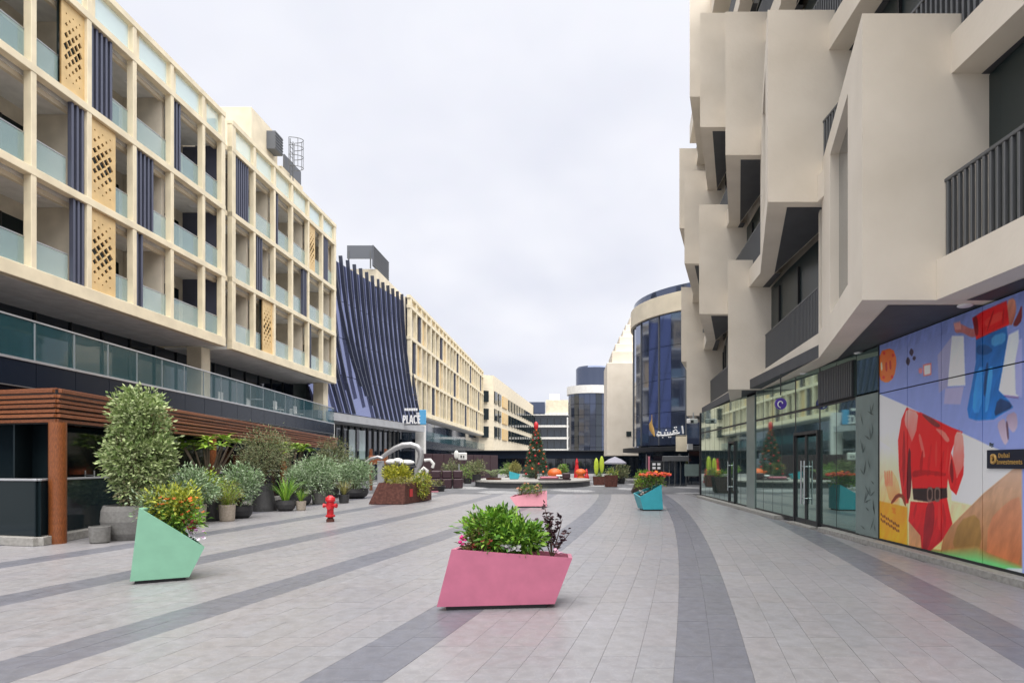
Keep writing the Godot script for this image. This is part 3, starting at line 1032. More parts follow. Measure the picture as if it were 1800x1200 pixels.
func make_pod_block() -> void:
	var b := thing("pod_block", "beige stucco block with saw-tooth pods and barred balconies above the shops", "building", Vector3(6, 0, -16))
	var rows := [
		[],
		[[-2.2, 4.1], [9.25, 4.12], [20.5, 4.92], [32.0, 5.65]],
		[[2.4, 4.1], [13.8, 4.15], [24.2, 4.74], [35.6, 6.0]],
		[[-4.3, 4.1], [7.1, 4.1], [18.5, 4.37], [28.6, 4.96]],
		[[0.4, 4.1], [11.8, 4.1], [23.2, 4.58], [33.2, 5.5]],
		[[5.0, 4.1], [16.3, 4.2], [27.0, 4.9]]]
	for level in range(1, 6):
		var y := SOFFIT + STOREY * (level - 1)
		var row: Array = rows[level]
		for i in row.size():
			var d0: float = row[i][0]
			var x0: float = row[i][1]
			pod(b, level, y, d0, x0)
			# balcony between this pod and the next
			var e := Vector2(x0 + 1.35, d0 + 5.2)
			var nx: Vector2
			var nxb: float
			if i + 1 < row.size():
				nx = Vector2(row[i + 1][1] + 1.05, row[i + 1][0])
				nxb = pod_back(level, row[i + 1][1])
			elif e.y < 34.0:
				nx = e + Vector2(0.7, min(6.0, 38.0 - e.y))
				nxb = pod_back(level, x0) + 0.8
			else:
				continue
			balcony(b, level, y, e, nx, pod_back(level, x0), nxb)
		# first balcony towards the lens
		if row[0][0] > -3.0:
			balcony(b, level, y, Vector2(5.0, -5.0), Vector2(row[0][1] + 1.0, row[0][0]), 5.9, pod_back(level, row[0][1]))
	# dark teal glass back wall of the balconies, storey by storey, following the curve of the front
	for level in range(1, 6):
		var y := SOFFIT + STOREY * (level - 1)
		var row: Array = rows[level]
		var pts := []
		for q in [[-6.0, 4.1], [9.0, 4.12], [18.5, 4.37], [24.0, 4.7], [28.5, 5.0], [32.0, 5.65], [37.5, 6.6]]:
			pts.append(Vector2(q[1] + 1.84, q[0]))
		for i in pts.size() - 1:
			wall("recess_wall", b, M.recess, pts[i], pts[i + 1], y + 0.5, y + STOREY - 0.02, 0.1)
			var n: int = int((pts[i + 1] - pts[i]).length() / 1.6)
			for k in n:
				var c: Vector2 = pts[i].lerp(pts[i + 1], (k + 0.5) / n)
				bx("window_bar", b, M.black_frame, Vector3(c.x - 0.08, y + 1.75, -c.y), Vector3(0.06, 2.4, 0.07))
	prism("core", b, M.stucco, [Vector2(6.5, -6), Vector2(6.5, 24), Vector2(8.2, 37.5), Vector2(14, 37.5), Vector2(14, -6)], SOFFIT + 0.3, 21.0)
	prism("roof_parapet", b, M.stucco, [Vector2(5.4, -6), Vector2(5.5, 24), Vector2(6.8, 37.5), Vector2(7.6, 37.5), Vector2(6.3, 24), Vector2(6.2, -6)], SOFFIT + STOREY * 5.0, SOFFIT + STOREY * 5.0 + 1.0)
	# dark soffit above the shop windows, back to the glass
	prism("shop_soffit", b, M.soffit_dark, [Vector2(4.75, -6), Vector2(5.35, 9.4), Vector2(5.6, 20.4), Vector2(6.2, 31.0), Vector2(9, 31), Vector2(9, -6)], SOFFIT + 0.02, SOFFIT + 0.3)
	for q in [[1697, 538], [1511, 621], [1414, 657], [1380, 679]]:
		var k: float = (SOFFIT - 0.02 - EYE) * F / (813.0 - q[1])
		var p := at(q[0], q[1], k)
		var mb := MB.new()
		mb.lathe(p, [Vector2(0.0, -0.012), Vector2(0.08, -0.012), Vector2(0.105, 0.0), Vector2(0.105, 0.03)], 20)
		mesh("downlight", b, mb, M.sign_white)


func pod(b: Node3D, level: int, y: float, d0: float, x0: float) -> void:
	var top := y + 4.05
	var o := Vector2(x0, d0)
	var e := Vector2(x0 + 1.35, d0 + 5.2)
	var back := pod_back(level, x0)
	var i := Vector2(back, d0)
	var k := Vector2(back, d0 + 5.2)
	var mb := MB.new()
	var w := func(p: Vector2, yy: float) -> Vector3: return Vector3(p.x, yy, -p.y)
	mb.quad(w.call(o, y), w.call(i, y), w.call(i, top), w.call(o, top))
	mb.quad(w.call(o, top), w.call(i, top), w.call(k, top), w.call(e, top))
	mb.quad(w.call(o, y), w.call(e, y), w.call(k, y), w.call(i, y))
	mb.quad(w.call(e, y), w.call(k, y), w.call(k, top), w.call(e, top))
	# leaning side towards the street, with a tall window and a slot
	var ts := [0.0, 0.24, 0.64, 0.885, 0.955, 1.0]
	var ys := [y, y + 0.56, y + 3.62, top]
	var nrm := Vector2(e.y - o.y, -(e.x - o.x)).normalized()
	for a in 5:
		for c in 3:
			var p := o.lerp(e, ts[a])
			var q := o.lerp(e, ts[a + 1])
			if c == 1 and (a == 1 or a == 3):
				var r: float = 0.22
				var pi: Vector2 = p + nrm * r
				var qi: Vector2 = q + nrm * r
				mb.quad(w.call(p, ys[1]), w.call(q, ys[1]), w.call(qi, ys[1]), w.call(pi, ys[1]))
				mb.quad(w.call(p, ys[2]), w.call(q, ys[2]), w.call(qi, ys[2]), w.call(pi, ys[2]))
				mb.quad(w.call(p, ys[1]), w.call(pi, ys[1]), w.call(pi, ys[2]), w.call(p, ys[2]))
				mb.quad(w.call(q, ys[1]), w.call(qi, ys[1]), w.call(qi, ys[2]), w.call(q, ys[2]))
				continue
			mb.quad(w.call(p, ys[c]), w.call(q, ys[c]), w.call(q, ys[c + 1]), w.call(p, ys[c + 1]))
	var part := mesh("pod", b, mb, M.stucco)
	for s in [[0.24, 0.64], [0.885, 0.955]]:
		var p := o.lerp(e, s[0]) + nrm * 0.16
		var q := o.lerp(e, s[1]) + nrm * 0.16
		var g := MB.new()
		g.quad(w.call(p, ys[1]), w.call(q, ys[1]), w.call(q, ys[2]), w.call(p, ys[2]))
		mesh("window_pane", part, g, M.pod_glass if s[0] < 0.5 else M.recess)
	# dark panel let into the underside, a stucco margin left round it
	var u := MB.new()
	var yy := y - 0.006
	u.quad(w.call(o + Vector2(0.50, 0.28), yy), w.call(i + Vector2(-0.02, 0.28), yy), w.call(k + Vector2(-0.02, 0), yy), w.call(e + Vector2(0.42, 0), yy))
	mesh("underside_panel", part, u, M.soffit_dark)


func balcony(b: Node3D, level: int, y: float, e: Vector2, n: Vector2, eb: float, nb: float) -> void:
	var g := Vector2(0, 0.003)
	prism("balcony_slab", b, M.stucco, [e + g, n - g, Vector2(max(nb, n.x + 0.3), n.y - 0.003), Vector2(max(eb, e.x + 0.3), e.y + 0.003)], y, y + 0.56)
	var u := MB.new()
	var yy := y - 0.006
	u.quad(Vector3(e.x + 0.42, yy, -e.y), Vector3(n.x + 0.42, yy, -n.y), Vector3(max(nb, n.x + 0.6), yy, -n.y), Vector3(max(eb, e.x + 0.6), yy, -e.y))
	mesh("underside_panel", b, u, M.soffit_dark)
	if n.y < -2.0:
		return
	var dir := (n - e).normalized()
	var nr := Vector2(dir.y, -dir.x)
	var ln := (n - e).length()
	var a := e + nr * -0.14
	var s := n + nr * -0.14
	if a.x < e.x:
		a = e + nr * 0.14
		s = n + nr * 0.14
	var rail := wall("railing", b, M.rail_grey, a, s, y + 1.66, y + 1.71, 0.06, 0.008)
	var cnt: int = int(ln / 0.125)
	var fine: bool = n.y < 24.0 and level < 3 and n.y > 6.0
	var mb := MB.new()
	for i in cnt:
		var c := a.lerp(s, (i + 0.5) / cnt)
		if c.y < 3.0 and level == 1 and fine:
			continue
		if fine:
			bx("bar", rail, M.rail_grey, Vector3(c.x, y + 1.11, -c.y), Vector3(0.055, 1.09, 0.045), atan2(dir.y, dir.x) + PI / 2.0, 0.006)
		else:
			mb.box(Vector3(c.x, y + 1.11, -c.y), Vector3(0.05, 1.09, 0.045))
	if mb.v.size():
		var o := mesh("bars", rail, mb, M.rail_grey)
		o.set_meta("kind", "stuff")


# ---------------------------------------------------------------- shop windows under the pods
const SX := 6.0


func make_shopfront() -> void:
	var b := thing("glass_shop", "mirror-like green glass shop front with steel doors under the pods", "shop", Vector3(SX, 0, -21))
	var edges := [13.7, 14.74, 15.72, 17.42, 18.55, 19.4, 20.35, 21.2, 22.2, 23.05, 23.75, 24.65, 25.55, 26.4, 27.3, 28.2, 29.1, 30.0]
	var head := 2.95
	for i in edges.size() - 1:
		var a: float = edges[i]
		var e: float = edges[i + 1]
		var w := e - a
		if i == 2:
			shop_door(b, a, e, 2)
			bx("transom_pane", b, M.shop_glass, Vector3(SX, (2.36 + head) / 2.0, -(a + e) / 2.0), Vector3(0.03, head - 2.36 - 0.06, w - 0.06))
		elif i == 10:
			shop_door(b, a, e, 1)
			bx("transom_pane", b, M.shop_glass, Vector3(SX, (2.36 + head) / 2.0, -(a + e) / 2.0), Vector3(0.03, head - 2.36 - 0.06, w - 0.06))
		elif i == 7:
			bx("cladding_panel", b, M.frosted, Vector3(SX - 0.02, 1.95, -(a + e) / 2.0), Vector3(0.05, 3.7, w - 0.02))
		else:
			bx("shop_pane", b, M.shop_glass, Vector3(SX, (0.14 + head) / 2.0, -(a + e) / 2.0), Vector3(0.03, head - 0.16, w - 0.012))
		if i != 7:
			bx("fascia_pane", b, M.shop_glass, Vector3(SX, (head + SOFFIT) / 2.0 + 0.01, -(a + e) / 2.0), Vector3(0.03, SOFFIT - head - 0.06, w - 0.012))
		bx("mullion", b, M.black_frame, Vector3(SX + 0.012, 2.0, -a), Vector3(0.06, 3.75, 0.016 if i != 2 and i != 3 else 0.07))
	bx("head_rail", b, M.black_frame, Vector3(SX + 0.01, head, -21.85), Vector3(0.07, 0.05, 16.3))
	bx("sill_rail", b, M.black_frame, Vector3(SX + 0.005, 0.125, -21.85), Vector3(0.06, 0.045, 16.3))
	bx("backing", b, M.recess, Vector3(SX + 0.2, 2.0, -12.0), Vector3(0.1, 3.8, 36.0))
	# air grille above the first windows
	var gr := bx("air_grille", b, M.black_frame, Vector3(SX - 0.03, 3.38, -14.75), Vector3(0.05, 0.78, 1.9))
	for i in 20:
		bx("slat", gr, M.rail_grey, Vector3(SX - 0.065, 3.38, -(13.85 + i * 0.095)), Vector3(0.03, 0.74, 0.04))
	# the pale green panel with a bamboo print beside the poster
	var col := bx("printed_panel", b, M.frosted, Vector3(SX - 0.02, 1.55, -13.19), Vector3(0.04, 2.84, 1.0))
	bx("fascia_pane", b, M.shop_glass, Vector3(SX, 3.44, -13.19), Vector3(0.03, 0.85, 1.0))
	var r := RandomNumberGenerator.new()
	r.seed = 77
	var lp := MB.new()
	var lx := SX - 0.044
	for s in 3:
		var d := 12.80 + s * 0.22
		var yy := 0.25
		while yy < 2.75:
			for k in r.randi_range(1, 3):
				var ang := r.randf_range(-1.0, 1.0) + (0.3 if k % 2 else -0.3)
				var ln := r.randf_range(0.16, 0.36)
				var p := Vector3(lx, yy, -d)
				var dr := Vector3(0, cos(ang), sin(ang))
				var sd := Vector3(0, -dr.z, dr.y) * 0.02
				var tip := p + dr * ln
				if -tip.z < 12.74 or -tip.z > 13.64: continue
				lp.tri(p, p + dr * ln * 0.4 + sd, tip)
				lp.tri(p, tip, p + dr * ln * 0.4 - sd)
			yy += r.randf_range(0.3, 0.7)
			d += r.randf_range(-0.05, 0.05)
	mesh("bamboo_print", col, lp, M.leaf_print)
	# kerb of pale stone along the foot of the glass
	for i in 22:
		var a := -6.0 + i * 1.636
		if a + 1.6 > 15.75 and a < 17.4: continue
		bx("kerb_stone", b, M.kerb, Vector3(SX - 0.10, 0.045, -(a + 0.818)), Vector3(0.30, 0.11, 1.63), 0.0, 0.008)
	for q in [[15.72, 16.4], [14.2, 15.7], [17.42, 18.4]]:
		pass
	bx("threshold", b, M.kerb, Vector3(SX - 0.10, 0.02, -16.6), Vector3(0.30, 0.05, 1.7))

	# blade sign hung from the soffit
	var s := thing("hanging_sign", "small purple and white round sign hung under the dark soffit", "sign", Vector3(5.45, 2.95, -17.0))
	var mb := MB.new()
	mb.tube([Vector3(5.45, 3.9, -17.0), Vector3(5.45, 3.35, -17.0)], [0.015, 0.015], 6)
	mesh("hanger", s, mb, M.black_frame)
	var disc := MB.new()
	for k in 28:
		var t0 := TAU * k / 28
		var t1 := TAU * (k + 1) / 28
		for z in [-16.97, -17.03]:
			disc.tri(Vector3(5.45, 3.13, z), Vector3(5.45 + cos(t0) * 0.15, 3.13 + sin(t0) * 0.15, z), Vector3(5.45 + cos(t1) * 0.15, 3.13 + sin(t1) * 0.15, z))
		disc.quad(Vector3(5.45 + cos(t0) * 0.15, 3.13 + sin(t0) * 0.15, -16.97), Vector3(5.45 + cos(t1) * 0.15, 3.13 + sin(t1) * 0.15, -16.97), Vector3(5.45 + cos(t1) * 0.15, 3.13 + sin(t1) * 0.15, -17.03), Vector3(5.45 + cos(t0) * 0.15, 3.13 + sin(t0) * 0.15, -17.03))
	mesh("disc", s, disc, M.purple)
	var sw := MB.new()
	var pts := []
	var rr := []
	for k in 14:
		var t := k / 13.0 * 4.6
		pts.append(Vector3(5.45 + cos(t) * (0.03 + t * 0.017), 3.13 + sin(t) * (0.03 + t * 0.017), -16.955))
		rr.append(0.014)
	sw.tube(pts, rr, 6)
	mesh("swirl", s, sw, M.sign_white)
	# camera under the pods
	var c := thing("security_camera", "small pale camera fixed under the pods by the round glass corner", "camera", at(1217, 738, 30.0))
	bx("housing", c, M.white, at(1217, 740, 30.0), Vector3(0.5, 0.22, 0.24), 0.5, 0.03)
	bx("lens", c, M.black_frame, at(1217, 741, 29.82), Vector3(0.12, 0.12, 0.06))
	bx("bracket", c, M.metal, at(1219, 731, 30.0), Vector3(0.06, 0.3, 0.06))


func shop_door(b: Node3D, a: float, e: float, leaves: int) -> void:
	var y1 := 2.32
	var d := Node3D.new()
	d.name = "door"
	b.add_child(d, true)
	d.position = Vector3(SX - 0.03, 0, -(a + e) / 2.0) - b.position
	bx("frame", d, M.black_frame, Vector3(SX - 0.03, y1 + 0.03, -(a + e) / 2.0), Vector3(0.10, 0.08, e - a))
	for z in [a + 0.03, e - 0.03]:
		bx("frame", d, M.black_frame, Vector3(SX - 0.03, y1 / 2.0, -z), Vector3(0.10, y1, 0.07))
	var w := (e - a - 0.14) / leaves
	for i in leaves:
		var c := a + 0.07 + w * (i + 0.5)
		bx("leaf_glass", d, M.shop_glass, Vector3(SX - 0.02, y1 / 2.0 + 0.03, -c), Vector3(0.02, y1 - 0.2, w - 0.12))
		for q in [[-0.5, 0.06], [0.5, 0.06]]:
			bx("stile", d, M.black_frame, Vector3(SX - 0.03, y1 / 2.0, -(c + q[0] * (w - 0.07))), Vector3(0.05, y1 - 0.05, 0.06))
		bx("bottom_rail", d, M.black_frame, Vector3(SX - 0.031, 0.10, -c), Vector3(0.05, 0.14, w - 0.02))
		var hz := c + (w * 0.36 if i == 0 else -w * 0.36)
		var mb := MB.new()
		mb.tube([Vector3(SX - 0.13, 0.55, -hz), Vector3(SX - 0.13, 1.65, -hz)], [0.02, 0.02], 10)
		for yy in [0.7, 1.5]:
			mb.tube([Vector3(SX - 0.13, yy, -hz), Vector3(SX - 0.04, yy, -hz)], [0.014, 0.014], 8)
		mesh("handle", d, mb, M.chrome)


# ---------------------------------------------------------------- printed hoarding
var pim: Image
var rounds := 0            # corner-cutting passes for soft outlines
const PW := 1280
const PH := 760
const PD := 12.68          # where the print starts
const PL := 6.36           # its length


func pp(px: float, py: float) -> Vector2:      # a point of the print, from where the photograph shows it on the glass plane
	var d := SX * F / (px - 1004.0)
	var y := EYE + (813.0 - py) * d / F
	return Vector2((PD - d) / PL * PW, (3.87 - y) / 3.75 * PH)


func fill_poly(raw: Array, c: Color, c2 := Color(0, 0, 0, 0), soft := false) -> void:
	var pts := []
	for i in raw.size():
		# straight edges on the glass
		pts.append(pp(raw[i][0], raw[i][1]))
	for it in rounds:
		var nx := []
		for i in pts.size():
			var a: Vector2 = pts[i]
			var b: Vector2 = pts[(i + 1) % pts.size()]
			nx.append(a.lerp(b, 0.22)); nx.append(a.lerp(b, 0.78))
		pts = nx
	var y0 := 1e9
	var y1 := -1e9
	for p in pts:
		y0 = min(y0, p.y); y1 = max(y1, p.y)
	for y in range(max(0, int(y0)), min(PH, int(y1) + 1)):
		var xs := []
		var yy := y + 0.5
		for i in pts.size():
			var a: Vector2 = pts[i]
			var b: Vector2 = pts[(i + 1) % pts.size()]
			if (a.y <= yy) != (b.y <= yy):
				xs.append(a.x + (yy - a.y) / (b.y - a.y) * (b.x - a.x))
		xs.sort()
		var cc := c if c2.a == 0.0 else c.lerp(c2, (yy - y0) / max(1.0, y1 - y0))
		for k in range(0, xs.size() - 1, 2):
			var xa: int = clamp(int(round(xs[k])), 0, PW)
			var xb: int = clamp(int(round(xs[k + 1])), 0, PW)
			if xb > xa:
				pim.fill_rect(Rect2i(xa, y, xb - xa, 1), cc)


func blob(px: float, py: float, rx: float, ry: float, c: Color) -> void:
	var raw := []
	for k in 20:
		raw.append([px + cos(TAU * k / 20) * rx, py + sin(TAU * k / 20) * ry])
	fill_poly(raw, c)


func rgb8(r: int, g: int, b: int) -> Color:
	return Color(r / 255.0, g / 255.0, b / 255.0)


func zz(raw: Array, c: Color, c2 := Color(0, 0, 0, 0), soften := 1) -> void:
	var out := []
	for q in raw: out.append([1530.0 + q[0] * 0.4397, 492.0 + q[1] * 0.44])
	rounds = soften
	fill_poly(out, c, c2)
	rounds = 0


func crease(a: float, b: float, c: float, d: float, w: float, col: Color) -> void:
	zz([[a - w * 0.3, b], [a + w * 0.3, b], [(a + c) / 2.0 + w, (b + d) / 2.0], [c, d], [(a + c) / 2.0 - w, (b + d) / 2.0]], col)


func paint_print() -> void:
	pim = Image.create(PW, PH, false, Image.FORMAT_RGB8)
	# lavender-blue backdrop, printed deeper towards its top
	for y in PH:
		pim.fill_rect(Rect2i(0, y, PW, 1), rgb8(112, 126, 180).lerp(rgb8(146, 160, 214), float(y) / PH))
	# sunset panel: lavender white to peach to orange
	zz([[42, 455], [150, 502], [330, 590], [480, 660], [614, 715], [614, 1160], [42, 1042]], rgb8(206, 212, 228), rgb8(240, 190, 120), 0)
	zz([[42, 640], [115, 690], [130, 1060], [42, 1042]], rgb8(226, 214, 208), rgb8(240, 150, 50), 0)
	zz([[330, 610], [480, 660], [614, 715], [614, 760], [420, 900], [330, 880]], rgb8(196, 204, 222), rgb8(228, 216, 200), 0)
	# dune panel with mottled sand
	zz([[285, 1100], [300, 1010], [460, 850], [575, 755], [614, 735], [614, 1150], [470, 1140]], rgb8(190, 160, 140), rgb8(150, 96, 50), 0)
	zz([[470, 1130], [478, 960], [560, 880], [614, 860], [614, 1150], [520, 1150]], rgb8(182, 128, 100), rgb8(176, 100, 56), 1)
	zz([[330, 1070], [360, 960], [440, 930], [455, 1060], [400, 1110]], rgb8(150, 116, 66), rgb8(132, 96, 44), 1)
	zz([[160, 965], [210, 985], [210, 1085], [160, 1065]], rgb8(176, 130, 96), rgb8(196, 140, 92), 0)
	# green foot of the print
	for k in 10:
		var t := k / 10.0
		zz([[160, 1062 + t * 8], [290, 1078 + t * 20], [380, 1066 + t * 50], [430, 1060 + t * 60], [480, 1090 + t * 40], [614, 1140 + t * 20], [614, 1180], [160, 1082]], rgb8(150, 116, 60).lerp(rgb8(100, 196, 120), t), Color(0, 0, 0, 0), 0)
	zz([[560, 1150], [614, 1152], [614, 1180], [520, 1160]], rgb8(190, 205, 235), Color(0, 0, 0, 0), 0)
	# upper figure: bags, arms, jeans, shirt, shoes
	zz([[275, 300], [332, 225], [316, 425], [280, 450]], rgb8(150, 150, 182), rgb8(140, 140, 176), 0)
	zz([[332, 222], [380, 222], [386, 420], [315, 424]], rgb8(190, 194, 214), rgb8(208, 212, 230), 0)
	zz([[306, 432], [380, 424], [366, 496], [300, 494]], rgb8(156, 152, 186), Color(0, 0, 0, 0), 0)
	zz([[560, 218], [600, 198], [606, 330], [600, 465], [510, 455]], rgb8(186, 192, 220), rgb8(206, 212, 236), 0)
	zz([[585, 330], [602, 240], [614, 230], [614, 470], [588, 455]], rgb8(150, 154, 200), Color(0, 0, 0, 0), 0)
	zz([[510, 455], [600, 466], [600, 472], [512, 462]], rgb8(120, 90, 140), Color(0, 0, 0, 0), 0)
	zz([[340, 182], [352, 168], [372, 176], [410, 196], [428, 190], [430, 226], [408, 228], [372, 208], [346, 212]], rgb8(186, 120, 118), rgb8(150, 82, 82))
	for k in 4: zz([[338 + k * 7, 172 - k * 2], [344 + k * 7, 168 - k * 2], [352 + k * 6, 196], [346 + k * 6, 200]], rgb8(204, 140, 132))
	zz([[552, 82], [585, 70], [592, 120], [575, 180], [560, 178]], rgb8(200, 132, 108), rgb8(150, 84, 70))
	zz([[575, 180], [600, 130], [614, 95], [614, 160], [592, 186]], rgb8(120, 44, 44), rgb8(96, 34, 36))
	zz([[428, 236], [552, 184], [556, 232], [540, 330], [520, 440], [562, 482], [578, 508], [540, 530], [500, 556], [430, 560], [400, 550], [394, 515], [412, 420], [428, 330]], rgb8(22, 84, 146), rgb8(28, 108, 184), 0)
	zz([[436, 350], [462, 345], [448, 530], [414, 530], [420, 440]], rgb8(48, 132, 204))
	zz([[480, 345], [500, 345], [478, 520], [462, 530]], rgb8(58, 140, 206))
	zz([[470, 330], [480, 330], [466, 470], [458, 450]], rgb8(12, 54, 100))
	zz([[490, 225], [548, 205], [546, 250], [492, 268]], rgb8(60, 128, 178))
	zz([[430, 262], [470, 256], [500, 280], [470, 300], [432, 296]], rgb8(16, 66, 118))
	zz([[516, 470], [562, 484], [576, 508], [530, 530], [500, 545]], rgb8(34, 62, 110), rgb8(30, 54, 90))
	zz([[414, 152], [455, 125], [552, 82], [562, 178], [500, 205], [430, 238], [424, 204]], rgb8(206, 28, 32), rgb8(184, 20, 24), 0)
	zz([[414, 152], [434, 140], [440, 215], [428, 226]], rgb8(112, 14, 20))
	zz([[460, 160], [535, 118], [545, 150], [470, 190]], rgb8(226, 54, 46))
	crease(500, 120, 470, 215, 5, rgb8(160, 14, 20))
	crease(540, 110, 535, 185, 4, rgb8(164, 14, 20))
	zz([[512, 572], [544, 548], [552, 590], [560, 640], [546, 662], [528, 628]], rgb8(160, 142, 160), rgb8(186, 170, 188))
	zz([[546, 542], [590, 522], [598, 580], [580, 612], [560, 590]], rgb8(150, 130, 150), rgb8(178, 164, 184))
	zz([[548, 566], [556, 562], [562, 632], [556, 640]], rgb8(92, 66, 84))
	# small marks
	zz([[40, 285], [95, 270], [112, 320], [100, 390], [70, 412], [40, 395]], rgb8(226, 92, 34), rgb8(232, 104, 40))
	for q in [[60, 292], [96, 300], [58, 388], [92, 386]]:
		zz([[q[0] - 7, q[1]], [q[0], q[1] - 9], [q[0] + 7, q[1]], [q[0], q[1] + 9]], rgb8(190, 40, 30))
	zz([[64, 330], [72, 326], [74, 362], [66, 366]], rgb8(168, 40, 34))
	zz([[80, 322], [88, 320], [90, 356], [82, 358]], rgb8(168, 40, 34))
	zz([[46, 330], [52, 326], [54, 360], [48, 362]], rgb8(250, 200, 170))
	for q in [[170, 288, 10, 18], [156, 324, 10, 20], [181, 312, 8, 10]]:
		zz([[q[0] - q[2], q[1] + 4], [q[0] - 2, q[1] - q[3]], [q[0] + q[2], q[1] - 4], [q[0] + 2, q[1] + q[3]]], rgb8(46, 34, 58))
	zz([[216, 338], [250, 330], [250, 378], [218, 384]], rgb8(206, 110, 100), Color(0, 0, 0, 0), 0)
	zz([[221, 343], [246, 337], [246, 373], [222, 378]], rgb8(226, 222, 226), Color(0, 0, 0, 0), 0)
	zz([[198, 352], [214, 348], [214, 372], [200, 374]], rgb8(196, 120, 128))
	# hand with the bag, faint against the glow
	zz([[56, 770], [88, 756], [112, 790], [128, 850], [110, 890], [80, 880], [70, 830]], rgb8(236, 180, 130), rgb8(226, 140, 84))
	for k in 4: zz([[60 + k * 9, 762], [66 + k * 9, 760], [72 + k * 8, 822], [64 + k * 8, 824]], rgb8(228, 130, 96))
	# red jacket: sleeve, body, bent arm, belt, skirt
	zz([[150, 508], [205, 530], [200, 640], [172, 720], [166, 830], [158, 890], [146, 892], [132, 850], [120, 760], [116, 640], [130, 555]], rgb8(220, 48, 46), rgb8(176, 28, 32), 0)
	zz([[150, 510], [200, 530], [196, 600], [176, 660], [160, 610], [140, 570]], rgb8(232, 150, 142), rgb8(226, 96, 88))
	crease(140, 600, 138, 850, 7, rgb8(150, 20, 28))
	zz([[158, 660], [172, 700], [168, 860], [152, 890], [150, 800]], rgb8(92, 18, 26))
	zz([[198, 530], [206, 528], [330, 588], [376, 606], [345, 640], [328, 690], [318, 770], [312, 834], [174, 834], [168, 760], [166, 660], [190, 600]], rgb8(226, 26, 28), rgb8(204, 18, 24), 0)
	zz([[204, 530], [250, 548], [292, 584], [270, 590], [238, 566]], rgb8(116, 40, 42))
	zz([[262, 590], [300, 600], [326, 640], [312, 650], [286, 616]], rgb8(244, 108, 96))
	zz([[196, 620], [206, 610], [226, 700], [218, 714]], rgb8(240, 90, 82))
	crease(215, 680, 205, 790, 7, rgb8(172, 10, 20))
	crease(250, 650, 232, 800, 8, rgb8(190, 14, 22))
	crease(300, 680, 282, 800, 8, rgb8(178, 10, 20))
	crease(270, 640, 268, 760, 6, rgb8(240, 52, 46))
	crease(318, 660, 306, 780, 5, rgb8(238, 48, 44))
	zz([[172, 762], [220, 756], [310, 768], [306, 786], [230, 776], [174, 790]], rgb8(166, 8, 18))
	zz([[346, 604], [376, 606], [382, 690], [378, 770], [350, 790], [332, 760], [336, 690]], rgb8(214, 150, 140), rgb8(206, 90, 82))
	zz([[330, 690], [342, 740], [352, 790], [380, 740], [378, 776], [350, 858], [326, 834], [316, 790]], rgb8(214, 34, 34), rgb8(188, 18, 24), 0)
	zz([[322, 760], [332, 700], [340, 780], [334, 820]], rgb8(120, 10, 20))
	zz([[166, 884], [240, 888], [312, 868], [322, 920], [334, 972], [292, 1040], [240, 1086], [212, 1088], [206, 1020], [158, 962]], rgb8(216, 26, 30), rgb8(160, 14, 26), 0)
	zz([[232, 890], [262, 886], [262, 980], [236, 1080], [214, 1086], [220, 980]], rgb8(140, 14, 28))
	crease(190, 890, 178, 960, 6, rgb8(170, 12, 22))
	crease(295, 884, 308, 1000, 7, rgb8(178, 12, 22))
	crease(280, 890, 282, 1010, 6, rgb8(232, 44, 42))
	zz([[174, 832], [312, 830], [314, 868], [240, 886], [178, 876]], rgb8(38, 20, 20), Color(0, 0, 0, 0), 0)
	for q in [[232, 826], [262, 826]]:
		zz([[q[0], q[1]], [q[0] + 24, q[1]], [q[0] + 24, q[1] + 58], [q[0], q[1] + 60]], rgb8(110, 86, 76))
		zz([[q[0] + 5, q[1] + 10], [q[0] + 19, q[1] + 10], [q[0] + 19, q[1] + 48], [q[0] + 5, q[1] + 50]], rgb8(38, 20, 20))
	# orange bag with two lines of dark script
	zz([[42, 882], [152, 906], [152, 1066], [42, 1040]], rgb8(226, 142, 34), rgb8(230, 152, 24), 0)
	zz([[84, 890], [112, 850], [140, 856], [150, 902], [142, 900], [132, 868], [116, 866], [94, 894]], rgb8(120, 52, 30))
	for k in 2:
		for j in 11:
			var x := 46.0 + j * 7.0
			var y := 928 + k * 20 + j * 4.6 + (3.0 if j % 2 else 0.0)
			zz([[x, y], [x + 5.4, y + 3.6], [x + 5.0, y + 14.0], [x, y + 10.6]], rgb8(96, 54, 14), Color(0, 0, 0, 0), 0)
	zz([[88, 906], [108, 910], [104, 924], [110, 934], [92, 930], [96, 920]], rgb8(196, 112, 24))


